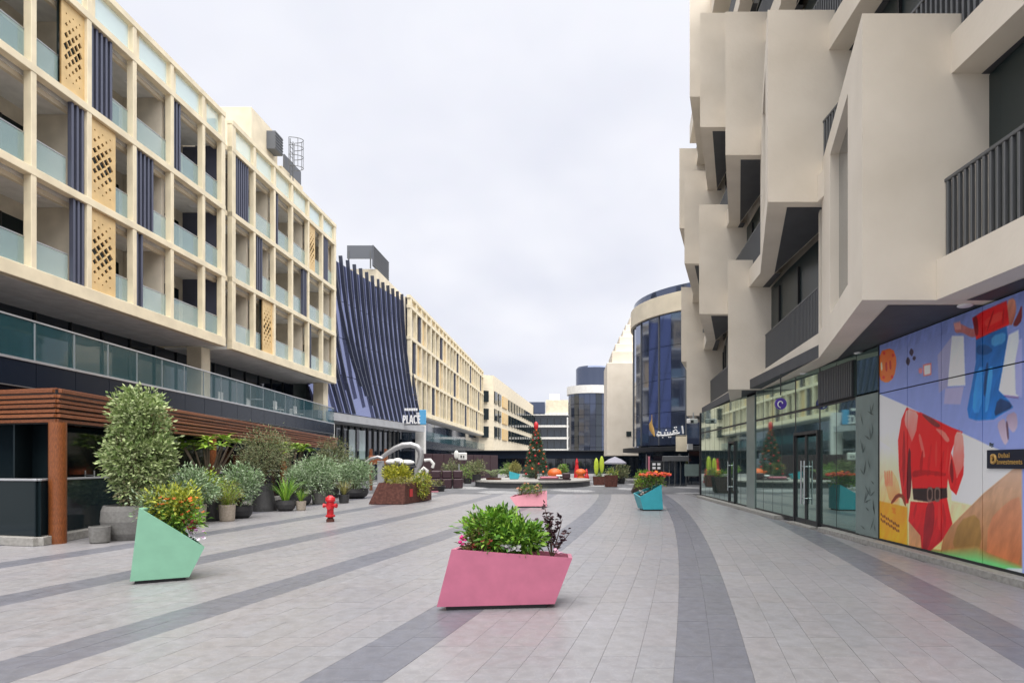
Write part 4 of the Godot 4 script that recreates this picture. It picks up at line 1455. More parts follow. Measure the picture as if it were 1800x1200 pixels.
func make_poster() -> void:
	paint_print()
	var m := mat("print", Color(1, 1, 1), 0.38)
	# soften the edges as a large photographic print has them, and let cloth and sand vary a little
	pim.resize(PW / 4, PH / 4, Image.INTERPOLATE_LANCZOS)
	pim.resize(PW, PH, Image.INTERPOLATE_CUBIC)
	var fold := FastNoiseLite.new()
	fold.seed = 9
	fold.frequency = 0.018
	fold.fractal_octaves = 4
	for y in range(0, PH, 2):
		for x in range(0, PW, 2):
			var c := pim.get_pixel(x, y)
			var k: float = 1.0 + fold.get_noise_2d(x * 1.3 + y * 0.5, y * 0.55) * (0.26 if c.r > c.b * 1.5 or c.b > c.r * 1.6 else 0.06)
			var cl := c.srgb_to_linear()
			k *= 1.5      # the ink itself: the photograph shows it in the half-shade under the pods
			var cc := Color(clampf(cl.r * k, 0, 0.86), clampf(cl.g * k, 0, 0.86), clampf(cl.b * k, 0, 0.86)).linear_to_srgb()
			pim.fill_rect(Rect2i(x, y, 2, 2), cc)
	m.albedo_texture = ImageTexture.create_from_image(pim)
	var b := thing("shop_poster", "large printed hoarding of a red jacket, blue jeans and shopping bags", "poster", Vector3(SX, 0.1, -(PD - PL / 2.0)))
	var w := PL / 6.0
	for i in 6:
		for k in 2:
			var d0 := PD - w * i - 0.008
			var d1 := PD - w * (i + 1) + 0.008
			var y0 := 0.14 if k == 0 else 2.945
			var y1 := 2.925 if k == 0 else 3.87
			var mb := MB.new()
			mb.has_uv = true
			var x := SX - 0.02
			var q := [Vector3(x, y0, -d0), Vector3(x, y0, -d1), Vector3(x, y1, -d1), Vector3(x, y1, -d0)]
			mb.quad(q[0], q[1], q[2], q[3])
			for v in [q[0], q[1], q[2], q[0], q[2], q[3]]:
				mb.uv.append(Vector2((PD + v.z) / PL, (3.87 - v.y) / 3.75))
			# the edges of the panel, so that it has thickness
			for s in 4:
				var a: Vector3 = q[s]
				var c: Vector3 = q[(s + 1) % 4]
				var off := Vector3(0.02, 0, 0)
				mb.quad(a, c, c + off, a + off)
				for v in [a, c, c, a, c, a]:
					mb.uv.append(Vector2((PD + v.z) / PL, (3.87 - v.y) / 3.75))
			mesh("print_panel", b, mb, m)
	bx("base_rail", b, M.black_frame, Vector3(SX - 0.012, 0.12, -(PD - PL / 2.0)), Vector3(0.05, 0.04, PL))
	bx("end_rail", b, M.black_frame, Vector3(SX - 0.012, 2.0, -PD - 0.01), Vector3(0.05, 3.76, 0.03))
	# developer's board on the print
	var s := thing("name_board", "navy board reading Dubai Investments with a gold round emblem, on the hoarding", "sign", Vector3(SX - 0.04, 1.6, -8.9))
	var a := pp_world(1741, 791)
	var e := pp_world(1741, 823)
	bx("board", s, M.sign_navy, Vector3(SX - 0.035, (a.y + e.y) / 2.0, a.z + 0.8), Vector3(0.02, a.y - e.y, 1.6))
	var ring := MB.new()
	var ce := pp_world(1753, 806.5)
	var pts := []
	var rr := []
	for k in 13:
		var t := -2.3 + k / 12.0 * 4.6
		pts.append(Vector3(SX - 0.05, ce.y + sin(t) * 0.055, ce.z + cos(t) * 0.055))
		rr.append(0.022)
	ring.tube(pts, rr, 6)
	ring.tube([Vector3(SX - 0.05, ce.y - 0.05, ce.z - 0.05), Vector3(SX - 0.05, ce.y + 0.03, ce.z - 0.02)], [0.012, 0.03], 6)
	mesh("emblem", s, ring, M.sign_gold)
	var t1 := pp_world(1774, 801)
	text("lettering", s, M.sign_gold, "Dubai", 0.062, 0.004, Vector3(SX - 0.05, t1.y + 0.005, ce.z + 0.225), -PI / 2.0)
	text("lettering", s, M.sign_gold, "Investments", 0.062, 0.004, Vector3(SX - 0.05, t1.y - 0.085, ce.z + 0.335), -PI / 2.0)
	var by := pp_world(1747, 781)
	text("small_lettering", s, M.leaf_print, "By:", 0.05, 0.004, Vector3(SX - 0.026, by.y, by.z), -PI / 2.0)


func pp_world(px: float, py: float) -> Vector3:
	return at(px, py, SX * F / (px - 1004.0))


# ---------------------------------------------------------------- round glass corner past the pods
func make_drum() -> void:
	var b := thing("round_corner", "round glass corner building with a pale stone collar past the pods", "building", Vector3(14.2, 0, -54))
	var ce := Vector2(14.2, 54.0)
	var rad := 9.0
	var seg := 44
	for i in seg:
		var a0 := TAU * i / seg
		var a1 := TAU * (i + 0.985) / seg
		if sin(a0) > 0.55 or cos(a0) > 0.5: continue
		for k in 4:
			var y0 := 2.9 + k * 2.45
			wall("glass_panel", b, M.drum_glass, ce + Vector2(cos(a0), sin(a0)) * rad, ce + Vector2(cos(a1), sin(a1)) * rad, y0, y0 + 2.42, 0.08)
		if i % 2 == 0:
			wall("mullion", b, M.rail_grey, ce + Vector2(cos(a0), sin(a0)) * (rad + 0.05), ce + Vector2(cos(a0 + 0.008), sin(a0 + 0.008)) * (rad + 0.05), 2.9, 12.6, 0.12)
	var co := MB.new()
	co.lathe(b.position, [Vector2(8.6, 2.7), Vector2(8.6, 12.6)], 48)
	mesh("core", b, co, M.navy_panel)
	var ring := MB.new()
	ring.lathe(b.position, [Vector2(8.5, 12.62), Vector2(9.25, 12.62), Vector2(9.25, 14.0), Vector2(8.9, 14.0), Vector2(8.9, 13.6), Vector2(0, 13.6)], 64)
	mesh("collar", b, ring, M.cream_pale)
	var rl := MB.new()
	rl.lathe(b.position, [Vector2(9.0, 14.0), Vector2(9.0, 14.55)], 64)
	mesh("roof_glazing", b, rl, M.blue_glass)
	var ca := MB.new()
	ca.lathe(b.position, [Vector2(8.0, 2.45), Vector2(9.9, 2.45), Vector2(9.9, 2.75), Vector2(8.0, 2.85)], 64)
	mesh("canopy", b, ca, M.black_frame)
	for i in seg:
		var a0 := TAU * i / seg
		var a1 := TAU * (i + 0.97) / seg
		if sin(a0) > 0.4 or cos(a0) > 0.5: continue
		wall("shop_pane", b, M.dark_glass, ce + Vector2(cos(a0), sin(a0)) * 8.6, ce + Vector2(cos(a1), sin(a1)) * 8.6, 0.04, 2.45, 0.06)
	# entrance on the street side
	var e := Node3D.new()
	e.name = "entrance"
	b.add_child(e, true)
	e.position = Vector3(7.0, 0, -45.0) - b.position
	bx("lintel", e, M.rail_grey, at(1187, 806, 44.5), Vector3(1.7, 0.35, 0.5), 0.0, 0.02)
	for i in 5:
		bx("post", e, M.rail_grey, Vector3(6.3 + i * 0.38, 0.86, -44.5), Vector3(0.06, 1.72, 0.08))
	for i in 4:
		bx("pane", e, M.dark_glass, Vector3(6.49 + i * 0.38, 0.86, -44.55), Vector3(0.3, 1.7, 0.03))
	bx("side_panel", e, M.frosted, at(1216, 826, 44.0), Vector3(0.95, 0.8, 0.1))
	wall("link_wall", b, M.dark_glass, Vector2(6.05, 30.1), Vector2(8.9, 44.4), 0.03, 3.9, 0.1)
	for i in 8:
		var c := Vector2(6.0, 30.3).lerp(Vector2(8.8, 44.2), i / 7.0)
		bx("link_post", b, M.black_frame, Vector3(c.x, 1.95, -c.y), Vector3(0.08, 3.9, 0.08))
	bx("hoarding_panel", b, M.cream_pale, at(1198, 779, 44.6), Vector3(0.75, 1.1, 0.1))
	bx("lamp_box", b, M.white, at(1213, 785, 40.0), Vector3(0.35, 0.35, 0.12), 0.4)
	# script sign with its gold figure
	var s := thing("script_sign", "white Arabic script sign with a gold plume on the round glass corner", "sign", at(1178, 768, 43.8))
	var z := 43.8
	var mb := MB.new()
	var stroke := func(raw: Array, r: float) -> void:
		var pts := []
		var rr := []
		for p in raw:
			pts.append(at(p[0], p[1], z)); rr.append(r)
		mb.tube(pts, rr, 7)
	# base line with teeth, an upright at the right end, a loop and a tail at the left
	stroke.call([[1154, 764], [1158, 767], [1162, 765], [1161, 760], [1157, 759.5], [1155, 762], [1158, 765], [1166, 765.5], [1172, 765], [1180, 764], [1188, 762.5], [1195, 761]], 0.062)
	for x in [1169, 1174, 1179]:
		stroke.call([[x, 764.5], [x - 0.5, 759]], 0.055)
	stroke.call([[1184, 763.5], [1184, 757], [1188, 755], [1191, 758], [1188, 761], [1184, 759]], 0.055)
	stroke.call([[1201, 762], [1200, 753], [1199, 748]], 0.06)
	for q in [[1165, 769], [1176, 768.5], [1179, 768], [1171, 756], [1186, 751.5], [1189, 751]]:
		mb.lathe(at(q[0], q[1], z), [Vector2(0, -0.06), Vector2(0.06, 0), Vector2(0, 0.06)], 8)
	mesh("script", s, mb, M.sign_white)
	var pl := MB.new()
	pl.tube([at(1146, 728, z), at(1146, 738, z), at(1144, 745, z), at(1145.5, 753, z), at(1148, 760, z), at(1151, 767, z)], [0.015, 0.03, 0.12, 0.17, 0.12, 0.02], 9)
	mesh("plume", s, pl, M.sign_gold)
	bx("bearer", s, M.black_frame, at(1176, 766, z + 0.12), Vector3(2.3, 0.05, 0.05))


# ---------------------------------------------------------------- timber pavilion
func make_pavilion() -> void:
	var b := thing("timber_pavilion", "dark glazed pavilion with red-brown timber slats and round post behind the pots", "pavilion", Vector3(-12, 0, -22))
	var co := Vector2(-10.2, 12.96)
	var li := Vector2(-15.2, 14.25)
	var en := Vector2(-14.0, 39.0)
	var r := RandomNumberGenerator.new()
	r.seed = 3
	# slatted fascia: seven boards, each in lengths of about three metres
	for face in 2:
		var a := co
		var e := li if face == 0 else en
		var dir := (e - a).normalized()
		var nr := Vector2(dir.y, -dir.x)
		if face == 0: nr = -nr
		var ln := (e - a).length()
		var n := int(ceil(ln / 3.1))
		for k in 7:
			var y0 := 2.40 + k * 0.097
			var push := 0.03 * (k % 2) + (0.06 if k == 6 else 0.0)
			for i in n:
				var p := a + dir * (ln * i / n + (0.0 if i == 0 else 0.004)) + nr * push
				var q := a + dir * (ln * (i + 1) / n) + nr * push
				wall("slat", b, M.timber if (k + i) % 3 else M.timber_dark, p, q, y0, y0 + (0.066 + (0.012 if k == 6 else 0.0)), 0.07, 0.006)
		wall("fascia_backing", b, M.pot_black, a - nr * 0.10 + dir * 0.1, e - nr * 0.10, 2.38, 3.05, 0.06)
	prism("roof", b, M.timber_dark, [co + Vector2(-0.1, 0.12), li + Vector2(0, 0.12), Vector2(-15.4, 39), en + Vector2(-0.12, 0)], 3.06, 3.10)
	# posts
	var posts := [co + Vector2(0.02, 0.0), co.lerp(en, 0.3) + Vector2(-0.1, 0), co.lerp(en, 0.6) + Vector2(-0.1, 0)]
	for p in posts:
		var mb := MB.new()
		mb.lathe(Vector3(p.x, 0, -p.y), [Vector2(0.15, 0.0), Vector2(0.15, 2.40)], 24)
		mesh("post", b, mb, M.timber_post)
	# low stone plinth, glass screen above it with a pale rail
	var pc := Vector2(-10.12, 12.42)
	var pe := Vector2(-14.2, 39.0)
	var pl := Vector2(-15.3, 13.75)
	for face in 2:
		var a := pc
		var e := pl if face == 0 else pe
		var dir := (e - a).normalized()
		var nr := Vector2(dir.y, -dir.x)
		if face == 0: nr = -nr
		var ln := (e - a).length()
		var n := int(ceil(ln / 2.2))
		for i in n:
			var p := a + dir * (ln * i / n + 0.004)
			var q := a + dir * (ln * (i + 1) / n - 0.004)
			var back := -0.16
			wall("plinth_stone", b, M.kerb, p + nr * -0.13 + (dir * 0.14 if i == 0 else Vector2.ZERO), q + nr * -0.13, 0.0, 0.17, 0.26, 0.01)
			wall("screen_pane", b, M.dark_door, p + nr * back + (dir * 0.16 if i == 0 else Vector2.ZERO), q + nr * back, 0.18, 1.24, 0.02)
			wall("upper_pane", b, M.dark_door, p + nr * -1.1 + (dir * 1.1 if i == 0 else Vector2.ZERO), q + nr * -1.1, 0.0, 2.42, 0.03)
		wall("screen_rail", b, M.canopy_grey, a + nr * -0.16 + dir * 0.16, e + nr * -0.16, 1.245, 1.29, 0.06, 0.008)
	bx("table_frame", b, M.metal, at(157, 835, 14.5), Vector3(0.2, 0.02, 0.02))
	for s in [-0.1, 0.1]:
		bx("table_frame", b, M.metal, at(157, 833, 14.5) + Vector3(s, 0, 0), Vector3(0.02, 0.16, 0.02))
	for q in [[-12.2, 16.0], [-12.6, 20.0]]:
		bx("inner_post", b, M.timber_dark, Vector3(q[0], 1.3, -q[1]), Vector3(0.25, 2.5, 0.25))
	bx("inner_wall", b, M.recess, Vector3(-14.9, 1.5, -25), Vector3(0.1, 3.0, 22))


# ---------------------------------------------------------------- foliage
func pick(pal: Array, r: RandomNumberGenerator) -> Color:
	var c: Color = pal[r.randi() % pal.size()]
	var k := r.randf_range(0.78, 1.22)
	return Color(c.r * k, c.g * k, c.b * k)


# leaves in clumps spread through an ellipsoid
func foliage_into(mb: MB, ce: Vector3, rad: Vector3, clumps: int, per: int, ln: float, wd: float, pal: Array, r: RandomNumberGenerator, size := 0.34, upward := 0.35) -> void:
	for i in clumps:
		var d := Vector3(r.randfn(), r.randfn(), r.randfn()).normalized()
		var t := pow(r.randf(), 0.38)
		var cc := ce + d * rad * t * 0.92
		var tone := r.randf_range(0.8, 1.2)
		var cs: float = r.randf_range(0.7, 1.25) * size * minf(rad.x, minf(rad.y, rad.z))
		for k in per:
			var o := Vector3(r.randfn(), r.randfn(), r.randfn()) * 0.55
			var p := cc + o * cs
			var dir := (o + d * 0.7 + Vector3(0, upward, 0) + Vector3(r.randf_range(-0.6, 0.6), r.randf_range(-0.5, 0.6), r.randf_range(-0.6, 0.6))).normalized()
			var side := dir.cross(Vector3(r.randfn(), r.randfn() + 0.8, r.randfn())).normalized()
			var c := pick(pal, r)
			mb.col = Color(c.r * tone, c.g * tone, c.b * tone)
			mb.leaf(p, dir, side, ln * r.randf_range(0.65, 1.3), wd * r.randf_range(0.7, 1.25), r.randf_range(0.0, 0.3))


func twigs_into(mb: MB, foot: Vector3, ce: Vector3, rad: Vector3, n: int, thick: float, r: RandomNumberGenerator) -> void:
	for i in n:
		var d := Vector3(r.randfn(), r.randfn() * 0.7 + 0.4, r.randfn()).normalized()
		var tip := ce + d * rad * 0.75
		var mid := foot.lerp(tip, 0.45) + Vector3(r.randf_range(-0.05, 0.05), 0.04, r.randf_range(-0.05, 0.05))
		mb.tube([foot, mid, tip], [thick, thick * 0.6, thick * 0.25], 5)


# arching blades from one foot
func blades_into(mb: MB, foot: Vector3, n: int, ln: float, wd: float, spread: float, pal: Array, r: RandomNumberGenerator) -> void:
	for i in n:
		var a := r.randf() * TAU
		var lean := r.randf_range(0.15, 1.0) * spread
		var l := ln * r.randf_range(0.6, 1.15)
		blade_into(mb, foot + Vector3(cos(a), 0, sin(a)) * 0.05, a, lean, l, wd, pick(pal, r))


func blade_into(mb: MB, foot: Vector3, a: float, lean: float, l: float, wd: float, c: Color) -> void:
	mb.col = c
	var out := Vector3(cos(a), 0, sin(a))
	var side := Vector3(-sin(a), 0, cos(a))
	var prev := []
	for k in 6:
		var t := k / 5.0
		var p := foot + out * (lean * l * t * (0.35 + 0.65 * t)) + Vector3.UP * l * (t - 0.42 * lean * t * t)
		var w := wd * (0.6 + 0.8 * t) * (1.0 - t * t) + 0.002
		var cur := [p - side * w / 2.0, p + side * w / 2.0, p - Vector3.UP * w * 0.22]
		if prev.size():
			mb.quad(prev[0], prev[2], cur[2], cur[0])
			mb.quad(prev[2], prev[1], cur[1], cur[2])
		prev = cur


func flowers_into(mb: MB, pts: Array, size: float, pal: Array, r: RandomNumberGenerator) -> void:
	for p in pts:
		var up := Vector3(r.randf_range(-0.5, 0.5), 1.0, r.randf_range(0.0, 0.9)).normalized()
		var a := up.cross(Vector3.RIGHT).normalized()
		var b := up.cross(a)
		mb.col = pick(pal, r)
		for k in 5:
			var t := TAU * k / 5.0 + r.randf() * 0.4
			var o := (a * cos(t) + b * sin(t) + up * 0.35).normalized()
			var s := up.cross(o).normalized()
			mb.leaf(p, o, s, size, size * 0.8, 0.1)


const SILVER := [Color(0.22, 0.32, 0.17), Color(0.30, 0.40, 0.24), Color(0.14, 0.22, 0.10), Color(0.40, 0.48, 0.34)]
const OLIVE := [Color(0.15, 0.185, 0.08), Color(0.21, 0.24, 0.12), Color(0.10, 0.13, 0.06), Color(0.25, 0.225, 0.12)]
const TALL := [Color(0.27, 0.35, 0.13), Color(0.37, 0.44, 0.20), Color(0.17, 0.25, 0.08), Color(0.40, 0.46, 0.24)]
const LIMEY := [Color(0.25, 0.36, 0.035), Color(0.34, 0.43, 0.05), Color(0.16, 0.27, 0.03)]
const FRESH := [Color(0.12, 0.28, 0.025), Color(0.19, 0.38, 0.035), Color(0.07, 0.18, 0.02), Color(0.28, 0.46, 0.06)]
const YELLOW := [Color(0.42, 0.40, 0.03), Color(0.33, 0.34, 0.03), Color(0.5, 0.46, 0.05), Color(0.22, 0.25, 0.03)]
const STRAW := [Color(0.26, 0.23, 0.07), Color(0.32, 0.30, 0.10), Color(0.18, 0.19, 0.05)]
const PLUM := [Color(0.055, 0.018, 0.028), Color(0.08, 0.03, 0.035), Color(0.04, 0.015, 0.02)]


# ---------------------------------------------------------------- faceted planters
# foot and rim: four plan corners each (x, y, D), turning the same way
func planter_body(t: Node3D, foot: Array, rim: Array, m: Material, wall_t := 0.035) -> void:
	var mb := MB.new()
	var w := func(v: Vector3) -> Vector3: return Vector3(v.x, v.y, -v.z)
	var ce := Vector3.ZERO
	# the face towards the lens is one flat sheet: slide its second rim corner into the plane of the other three
	var fn: Vector3 = (foot[1] - foot[0]).cross(rim[0] - foot[0])
	if abs(fn.z) > 0.05:
		var eye := Vector3(0, EYE, 0)
		var ray: Vector3 = rim[1] - eye
		rim[1] = eye + ray * (fn.dot(foot[0] - eye) / fn.dot(ray))
	for v in rim: ce += v / 4.0
	var inn := []
	var deep := []
	for v in rim:
		var d: Vector3 = ce - v
		d.y *= 0.1
		var q: Vector3 = v + d.normalized() * wall_t * 1.4
		q.y = v.y + (ce.y - v.y) * wall_t * 1.4 / max(0.1, (ce - v).length())
		inn.append(q)
		deep.append(q + Vector3(0, -0.09, 0))
	for i in 4:
		var j := (i + 1) % 4
		mb.quad(w.call(foot[i]), w.call(foot[j]), w.call(rim[j]), w.call(rim[i]))
		mb.quad(w.call(rim[i]), w.call(rim[j]), w.call(inn[j]), w.call(inn[i]))
		mb.quad(w.call(inn[i]), w.call(inn[j]), w.call(deep[j]), w.call(deep[i]))
	mb.quad(w.call(foot[0]), w.call(foot[1]), w.call(foot[2]), w.call(foot[3]))
	mesh("body", t, mb, m)
	var so := MB.new()
	so.quad(w.call(deep[0]), w.call(deep[1]), w.call(deep[2]), w.call(deep[3]))
	mesh("soil", t, so, M.soil)
	# recessed base that leaves a shadow gap
	var fc := Vector3.ZERO
	for v in foot: fc += v / 4.0
	var base := []
	for v in foot:
		var q: Vector3 = v.lerp(fc, 0.14)
		base.append(Vector2(q.x, q.z))
	prism("base", t, M.pot_black, base, 0.0, foot[0].y + 0.01)


func make_planters() -> void:
	var r := RandomNumberGenerator.new()
	r.seed = 91
	var y := 0.045
	# pink trough
	var t := thing("planter", "pink slanted planter with leafy green shrub, white flowers and a dark plum sprig", "planter", Vector3(-0.8, 0, -7.4))
	planter_body(t, [Vector3(-1.45, y, 7.05), Vector3(-0.18, y, 7.20), Vector3(-0.22, y, 7.75), Vector3(-1.36, y, 7.68)],
		[Vector3(-1.29, 0.668, 7.05), Vector3(0.015, 0.562, 7.12), Vector3(0.0, 0.52, 7.75), Vector3(-1.22, 0.64, 7.80)], M.pink)
	var mb := MB.new()
	foliage_into(mb, Vector3(-0.90, 0.84, -7.42), Vector3(0.28, 0.26, 0.26), 70, 20, 0.085, 0.034, FRESH, r, 0.3, 0.5)
	foliage_into(mb, Vector3(-0.62, 0.76, -7.38), Vector3(0.30, 0.20, 0.26), 75, 20, 0.085, 0.034, FRESH, r, 0.3, 0.5)
	foliage_into(mb, Vector3(-1.08, 0.80, -7.40), Vector3(0.14, 0.26, 0.2), 22, 16, 0.07, 0.03, [Color(0.12, 0.16, 0.03), Color(0.20, 0.12, 0.05), Color(0.24, 0.25, 0.09)], r, 0.4, 0.6)
	mesh("foliage", t, mb, M.leaf)
	var tw := MB.new()
	var feet := Vector3(-0.22, 0.52, -7.42)
	for q in [[Vector3(-0.24, 1.02, -7.40), 26], [Vector3(-0.40, 0.92, -7.42), 18], [Vector3(-0.10, 0.96, -7.45), 18], [Vector3(0.0, 0.82, -7.42), 14], [Vector3(-0.30, 1.10, -7.43), 16]]:
		tw.tube([feet, feet.lerp(q[0], 0.5) + Vector3(0.01, 0.03, 0), q[0]], [0.009, 0.006, 0.003], 5)
	mesh("stem", t, tw, M.bark)
	for q in [[Vector3(-0.24, 1.02, -7.40), 70], [Vector3(-0.42, 0.94, -7.42), 50], [Vector3(-0.13, 0.98, -7.45), 50], [Vector3(-0.04, 0.84, -7.42), 36], [Vector3(-0.30, 1.12, -7.43), 50]]:
		var pl := MB.new()
		for k in q[1]:
			var f := r.randf_range(0.3, 1.03)
			pl.col = pick(PLUM, r)
			var d := Vector3(r.randfn(), r.randfn() * 0.6 + 0.4, r.randfn()).normalized()
			pl.leaf(feet.lerp(q[0], f), d, d.cross(Vector3(r.randfn(), 1, r.randfn())).normalized(), r.randf_range(0.04, 0.075), 0.034)
		mesh("plum_sprig", t, pl, M.leaf)
	var fl := MB.new()
	var pts := []
	for k in 22: pts.append(Vector3(-0.70 + r.randf_range(-0.11, 0.13), 0.635 + r.randf_range(0, 0.05), -7.14 - r.randf_range(0, 0.08)))
	flowers_into(fl, pts, 0.032, [Color(0.75, 0.74, 0.72), Color(0.7, 0.66, 0.72)], r)
	pts = []
	for k in 7: pts.append(Vector3(-1.2 + r.randf_range(-0.03, 0.03), 0.70 + k * 0.014, -7.2))
	flowers_into(fl, pts, 0.03, [Color(0.62, 0.03, 0.22)], r)
	pts = []
	for k in 8: pts.append(Vector3(-0.14 + r.randf_range(-0.04, 0.04), 0.60 + r.randf_range(0, 0.05), -7.2))
	flowers_into(fl, pts, 0.024, [Color(0.6, 0.36, 0.46)], r)
	for k in 9: flowers_into(fl, [Vector3(-0.97 + r.randf_range(-0.15, 0.2), 0.66 + r.randf_range(0, 0.08), -7.2)], 0.03, [Color(0.30, 0.05, 0.03)], r)
	mesh("flowers", t, fl, M.petal)

	# mint wedge
	t = thing("planter", "mint green wedge planter with steep rim, yellow and orange blooms", "planter", Vector3(-5.45, 0, -9.0))
	planter_body(t, [Vector3(-5.78, y, 8.56), Vector3(-5.20, y, 8.90), Vector3(-5.62, y, 9.5), Vector3(-6.02, y, 9.2)],
		[Vector3(-5.66, 1.01, 8.56), Vector3(-5.00, 0.45, 8.92), Vector3(-5.46, 0.50, 9.5), Vector3(-5.92, 0.98, 9.25)], M.mint)
	mb = MB.new()
	foliage_into(mb, Vector3(-5.56, 1.02, -9.15), Vector3(0.36, 0.26, 0.26), 70, 18, 0.075, 0.034, [Color(0.30, 0.34, 0.04), Color(0.42, 0.44, 0.05), Color(0.20, 0.27, 0.04)], r, 0.34, 0.4)
	foliage_into(mb, Vector3(-5.38, 0.80, -9.10), Vector3(0.28, 0.2, 0.24), 40, 16, 0.07, 0.03, FRESH, r, 0.34, 0.3)
	foliage_into(mb, Vector3(-5.88, 1.00, -9.1), Vector3(0.22, 0.28, 0.2), 30, 14, 0.06, 0.025, OLIVE + SILVER, r, 0.34, 0.4)
	mesh("foliage", t, mb, M.leaf)
	fl = MB.new()
	pts = []
	for k in 30: pts.append(Vector3(-5.42 + r.randf_range(-0.3, 0.3), 0.98 + r.randf_range(-0.16, 0.14), -8.98 - r.randf_range(-0.05, 0.15)))
	flowers_into(fl, pts, 0.035, [Color(0.68, 0.18, 0.015), Color(0.6, 0.10, 0.015), Color(0.70, 0.30, 0.02)], r)
	pts = []
	for k in 16: pts.append(Vector3(-5.25 + r.randf_range(-0.1, 0.1), 0.76 + r.randf_range(-0.08, 0.06), -8.98))
	flowers_into(fl, pts, 0.034, [Color(0.24, 0.03, 0.03), Color(0.34, 0.06, 0.05)], r)
	pts = []
	for k in 16: pts.append(Vector3(-5.16 + r.randf_range(-0.08, 0.14), 0.60 + r.randf_range(-0.06, 0.08), -8.96))
	flowers_into(fl, pts, 0.032, [Color(0.72, 0.70, 0.74), Color(0.55, 0.30, 0.52), Color(0.7, 0.6, 0.7)], r)
	mesh("flowers", t, fl, M.petal)

	# cyan wedge
	t = thing("planter", "turquoise wedge planter with orange and coral flower heads", "planter", Vector3(2.7, 0, -22.0))
	planter_body(t, [Vector3(2.40, y, 21.7), Vector3(3.06, y, 21.75), Vector3(3.10, y, 22.5), Vector3(2.3, y, 22.5)],
		[Vector3(2.28, 0.46, 21.7), Vector3(3.00, 0.87, 21.7), Vector3(3.06, 0.88, 22.6), Vector3(2.15, 0.55, 22.6)], M.cyan)
	mb = MB.new()
	foliage_into(mb, Vector3(2.75, 0.95, -22.1), Vector3(0.45, 0.2, 0.3), 50, 16, 0.10, 0.045, FRESH + OLIVE, r, 0.34, 0.5)
	foliage_into(mb, Vector3(2.32, 0.98, -22.2), Vector3(0.2, 0.22, 0.2), 16, 14, 0.10, 0.03, LIMEY, r, 0.4, 0.6)
	mesh("foliage", t, mb, M.leaf)
	fl = MB.new()
	pts = []
	for k in 110:
		var a := r.randf() * TAU
		var d := sqrt(r.randf())
		pts.append(Vector3(2.82 + cos(a) * d * 0.55, 1.17 + r.randf_range(-0.08, 0.15) * (1.2 - d), -22.05 + sin(a) * d * 0.3))
	flowers_into(fl, pts, 0.065, [Color(0.72, 0.12, 0.025), Color(0.75, 0.20, 0.03), Color(0.66, 0.05, 0.07), Color(0.70, 0.10, 0.10)], r)
	pts = []
	for k in 10: pts.append(Vector3(2.38 + r.randf_range(-0.1, 0.15), 0.56 + r.randf_range(-0.04, 0.1), -21.85))
	flowers_into(fl, pts, 0.05, [Color(0.72, 0.66, 0.62)], r)
	mesh("flowers", t, fl, M.petal)

	# rust-dark planter past the turquoise one
	t = thing("planter", "dark brown slanted planter directly behind the turquoise one", "planter", Vector3(3.8, 0, -34.5))
	planter_body(t, [Vector3(3.18, y, 34.2), Vector3(4.3, y, 34.2), Vector3(4.35, y, 35.1), Vector3(3.2, y, 35.1)],
		[Vector3(3.55, 0.86, 34.3), Vector3(4.45, 0.84, 34.3), Vector3(4.45, 0.86, 35.2), Vector3(3.6, 0.88, 35.2)], M.corten_dark)
	mb = MB.new()
	foliage_into(mb, Vector3(3.95, 1.0, -34.7), Vector3(0.5, 0.22, 0.35), 30, 14, 0.10, 0.04, LIMEY + FRESH, r, 0.4, 0.4)
	mesh("foliage", t, mb, M.leaf)

	# far pink planter
	t = thing("planter", "dull pink faceted planter with straw-coloured grasses", "planter", Vector3(-1.5, 0, -23.6))
	planter_body(t, [Vector3(-1.96, y, 23.3), Vector3(-0.86, y, 23.35), Vector3(-0.9, y, 24.0), Vector3(-1.9, y, 24.0)],
		[Vector3(-2.2, 0.36, 23.5), Vector3(-0.86, 0.60, 23.3), Vector3(-0.92, 0.58, 24.1), Vector3(-2.1, 0.42, 24.1)], M.pink_dull)
	mb = MB.new()
	for k in 5:
		blades_into(mb, Vector3(-1.85 + k * 0.2, 0.38, -23.7), 22, 0.42, 0.014, 0.8, STRAW + OLIVE, r)
	foliage_into(mb, Vector3(-1.45, 0.62, -23.7), Vector3(0.5, 0.18, 0.25), 34, 14, 0.08, 0.035, OLIVE + FRESH + STRAW, r, 0.36, 0.5)
	mesh("foliage", t, mb, M.leaf)
	fl = MB.new()
	pts = []
	for k in 18: pts.append(Vector3(-1.5 + r.randf_range(-0.5, 0.4), 0.72 + r.randf_range(-0.1, 0.15), -23.55))
	flowers_into(fl, pts, 0.05, [Color(0.50, 0.20, 0.14), Color(0.55, 0.30, 0.16)], r)
	mesh("flowers", t, fl, M.petal)

	# large rusted planter
	t = thing("planter", "large rusted steel planter overflowing with yellow-green shrubs", "planter", Vector3(-7, 0, -26.2))
	planter_body(t, [Vector3(-7.72, 0.02, 24.9), Vector3(-6.36, 0.02, 24.9), Vector3(-5.98, 0.02, 28.0), Vector3(-7.6, 0.02, 28.0)],
		[Vector3(-7.36, 0.83, 25.0), Vector3(-6.33, 0.80, 24.95), Vector3(-5.98, 0.82, 28.0), Vector3(-7.3, 0.84, 28.0)], M.corten)
	mb = MB.new()
	foliage_into(mb, Vector3(-6.85, 1.10, -25.8), Vector3(0.58, 0.42, 0.6), 80, 18, 0.13, 0.045, YELLOW, r, 0.3, 0.7)
	foliage_into(mb, Vector3(-6.15, 0.72, -26.9), Vector3(0.32, 0.55, 0.9), 90, 16, 0.10, 0.04, YELLOW + STRAW + LIMEY, r, 0.36, 0.2)
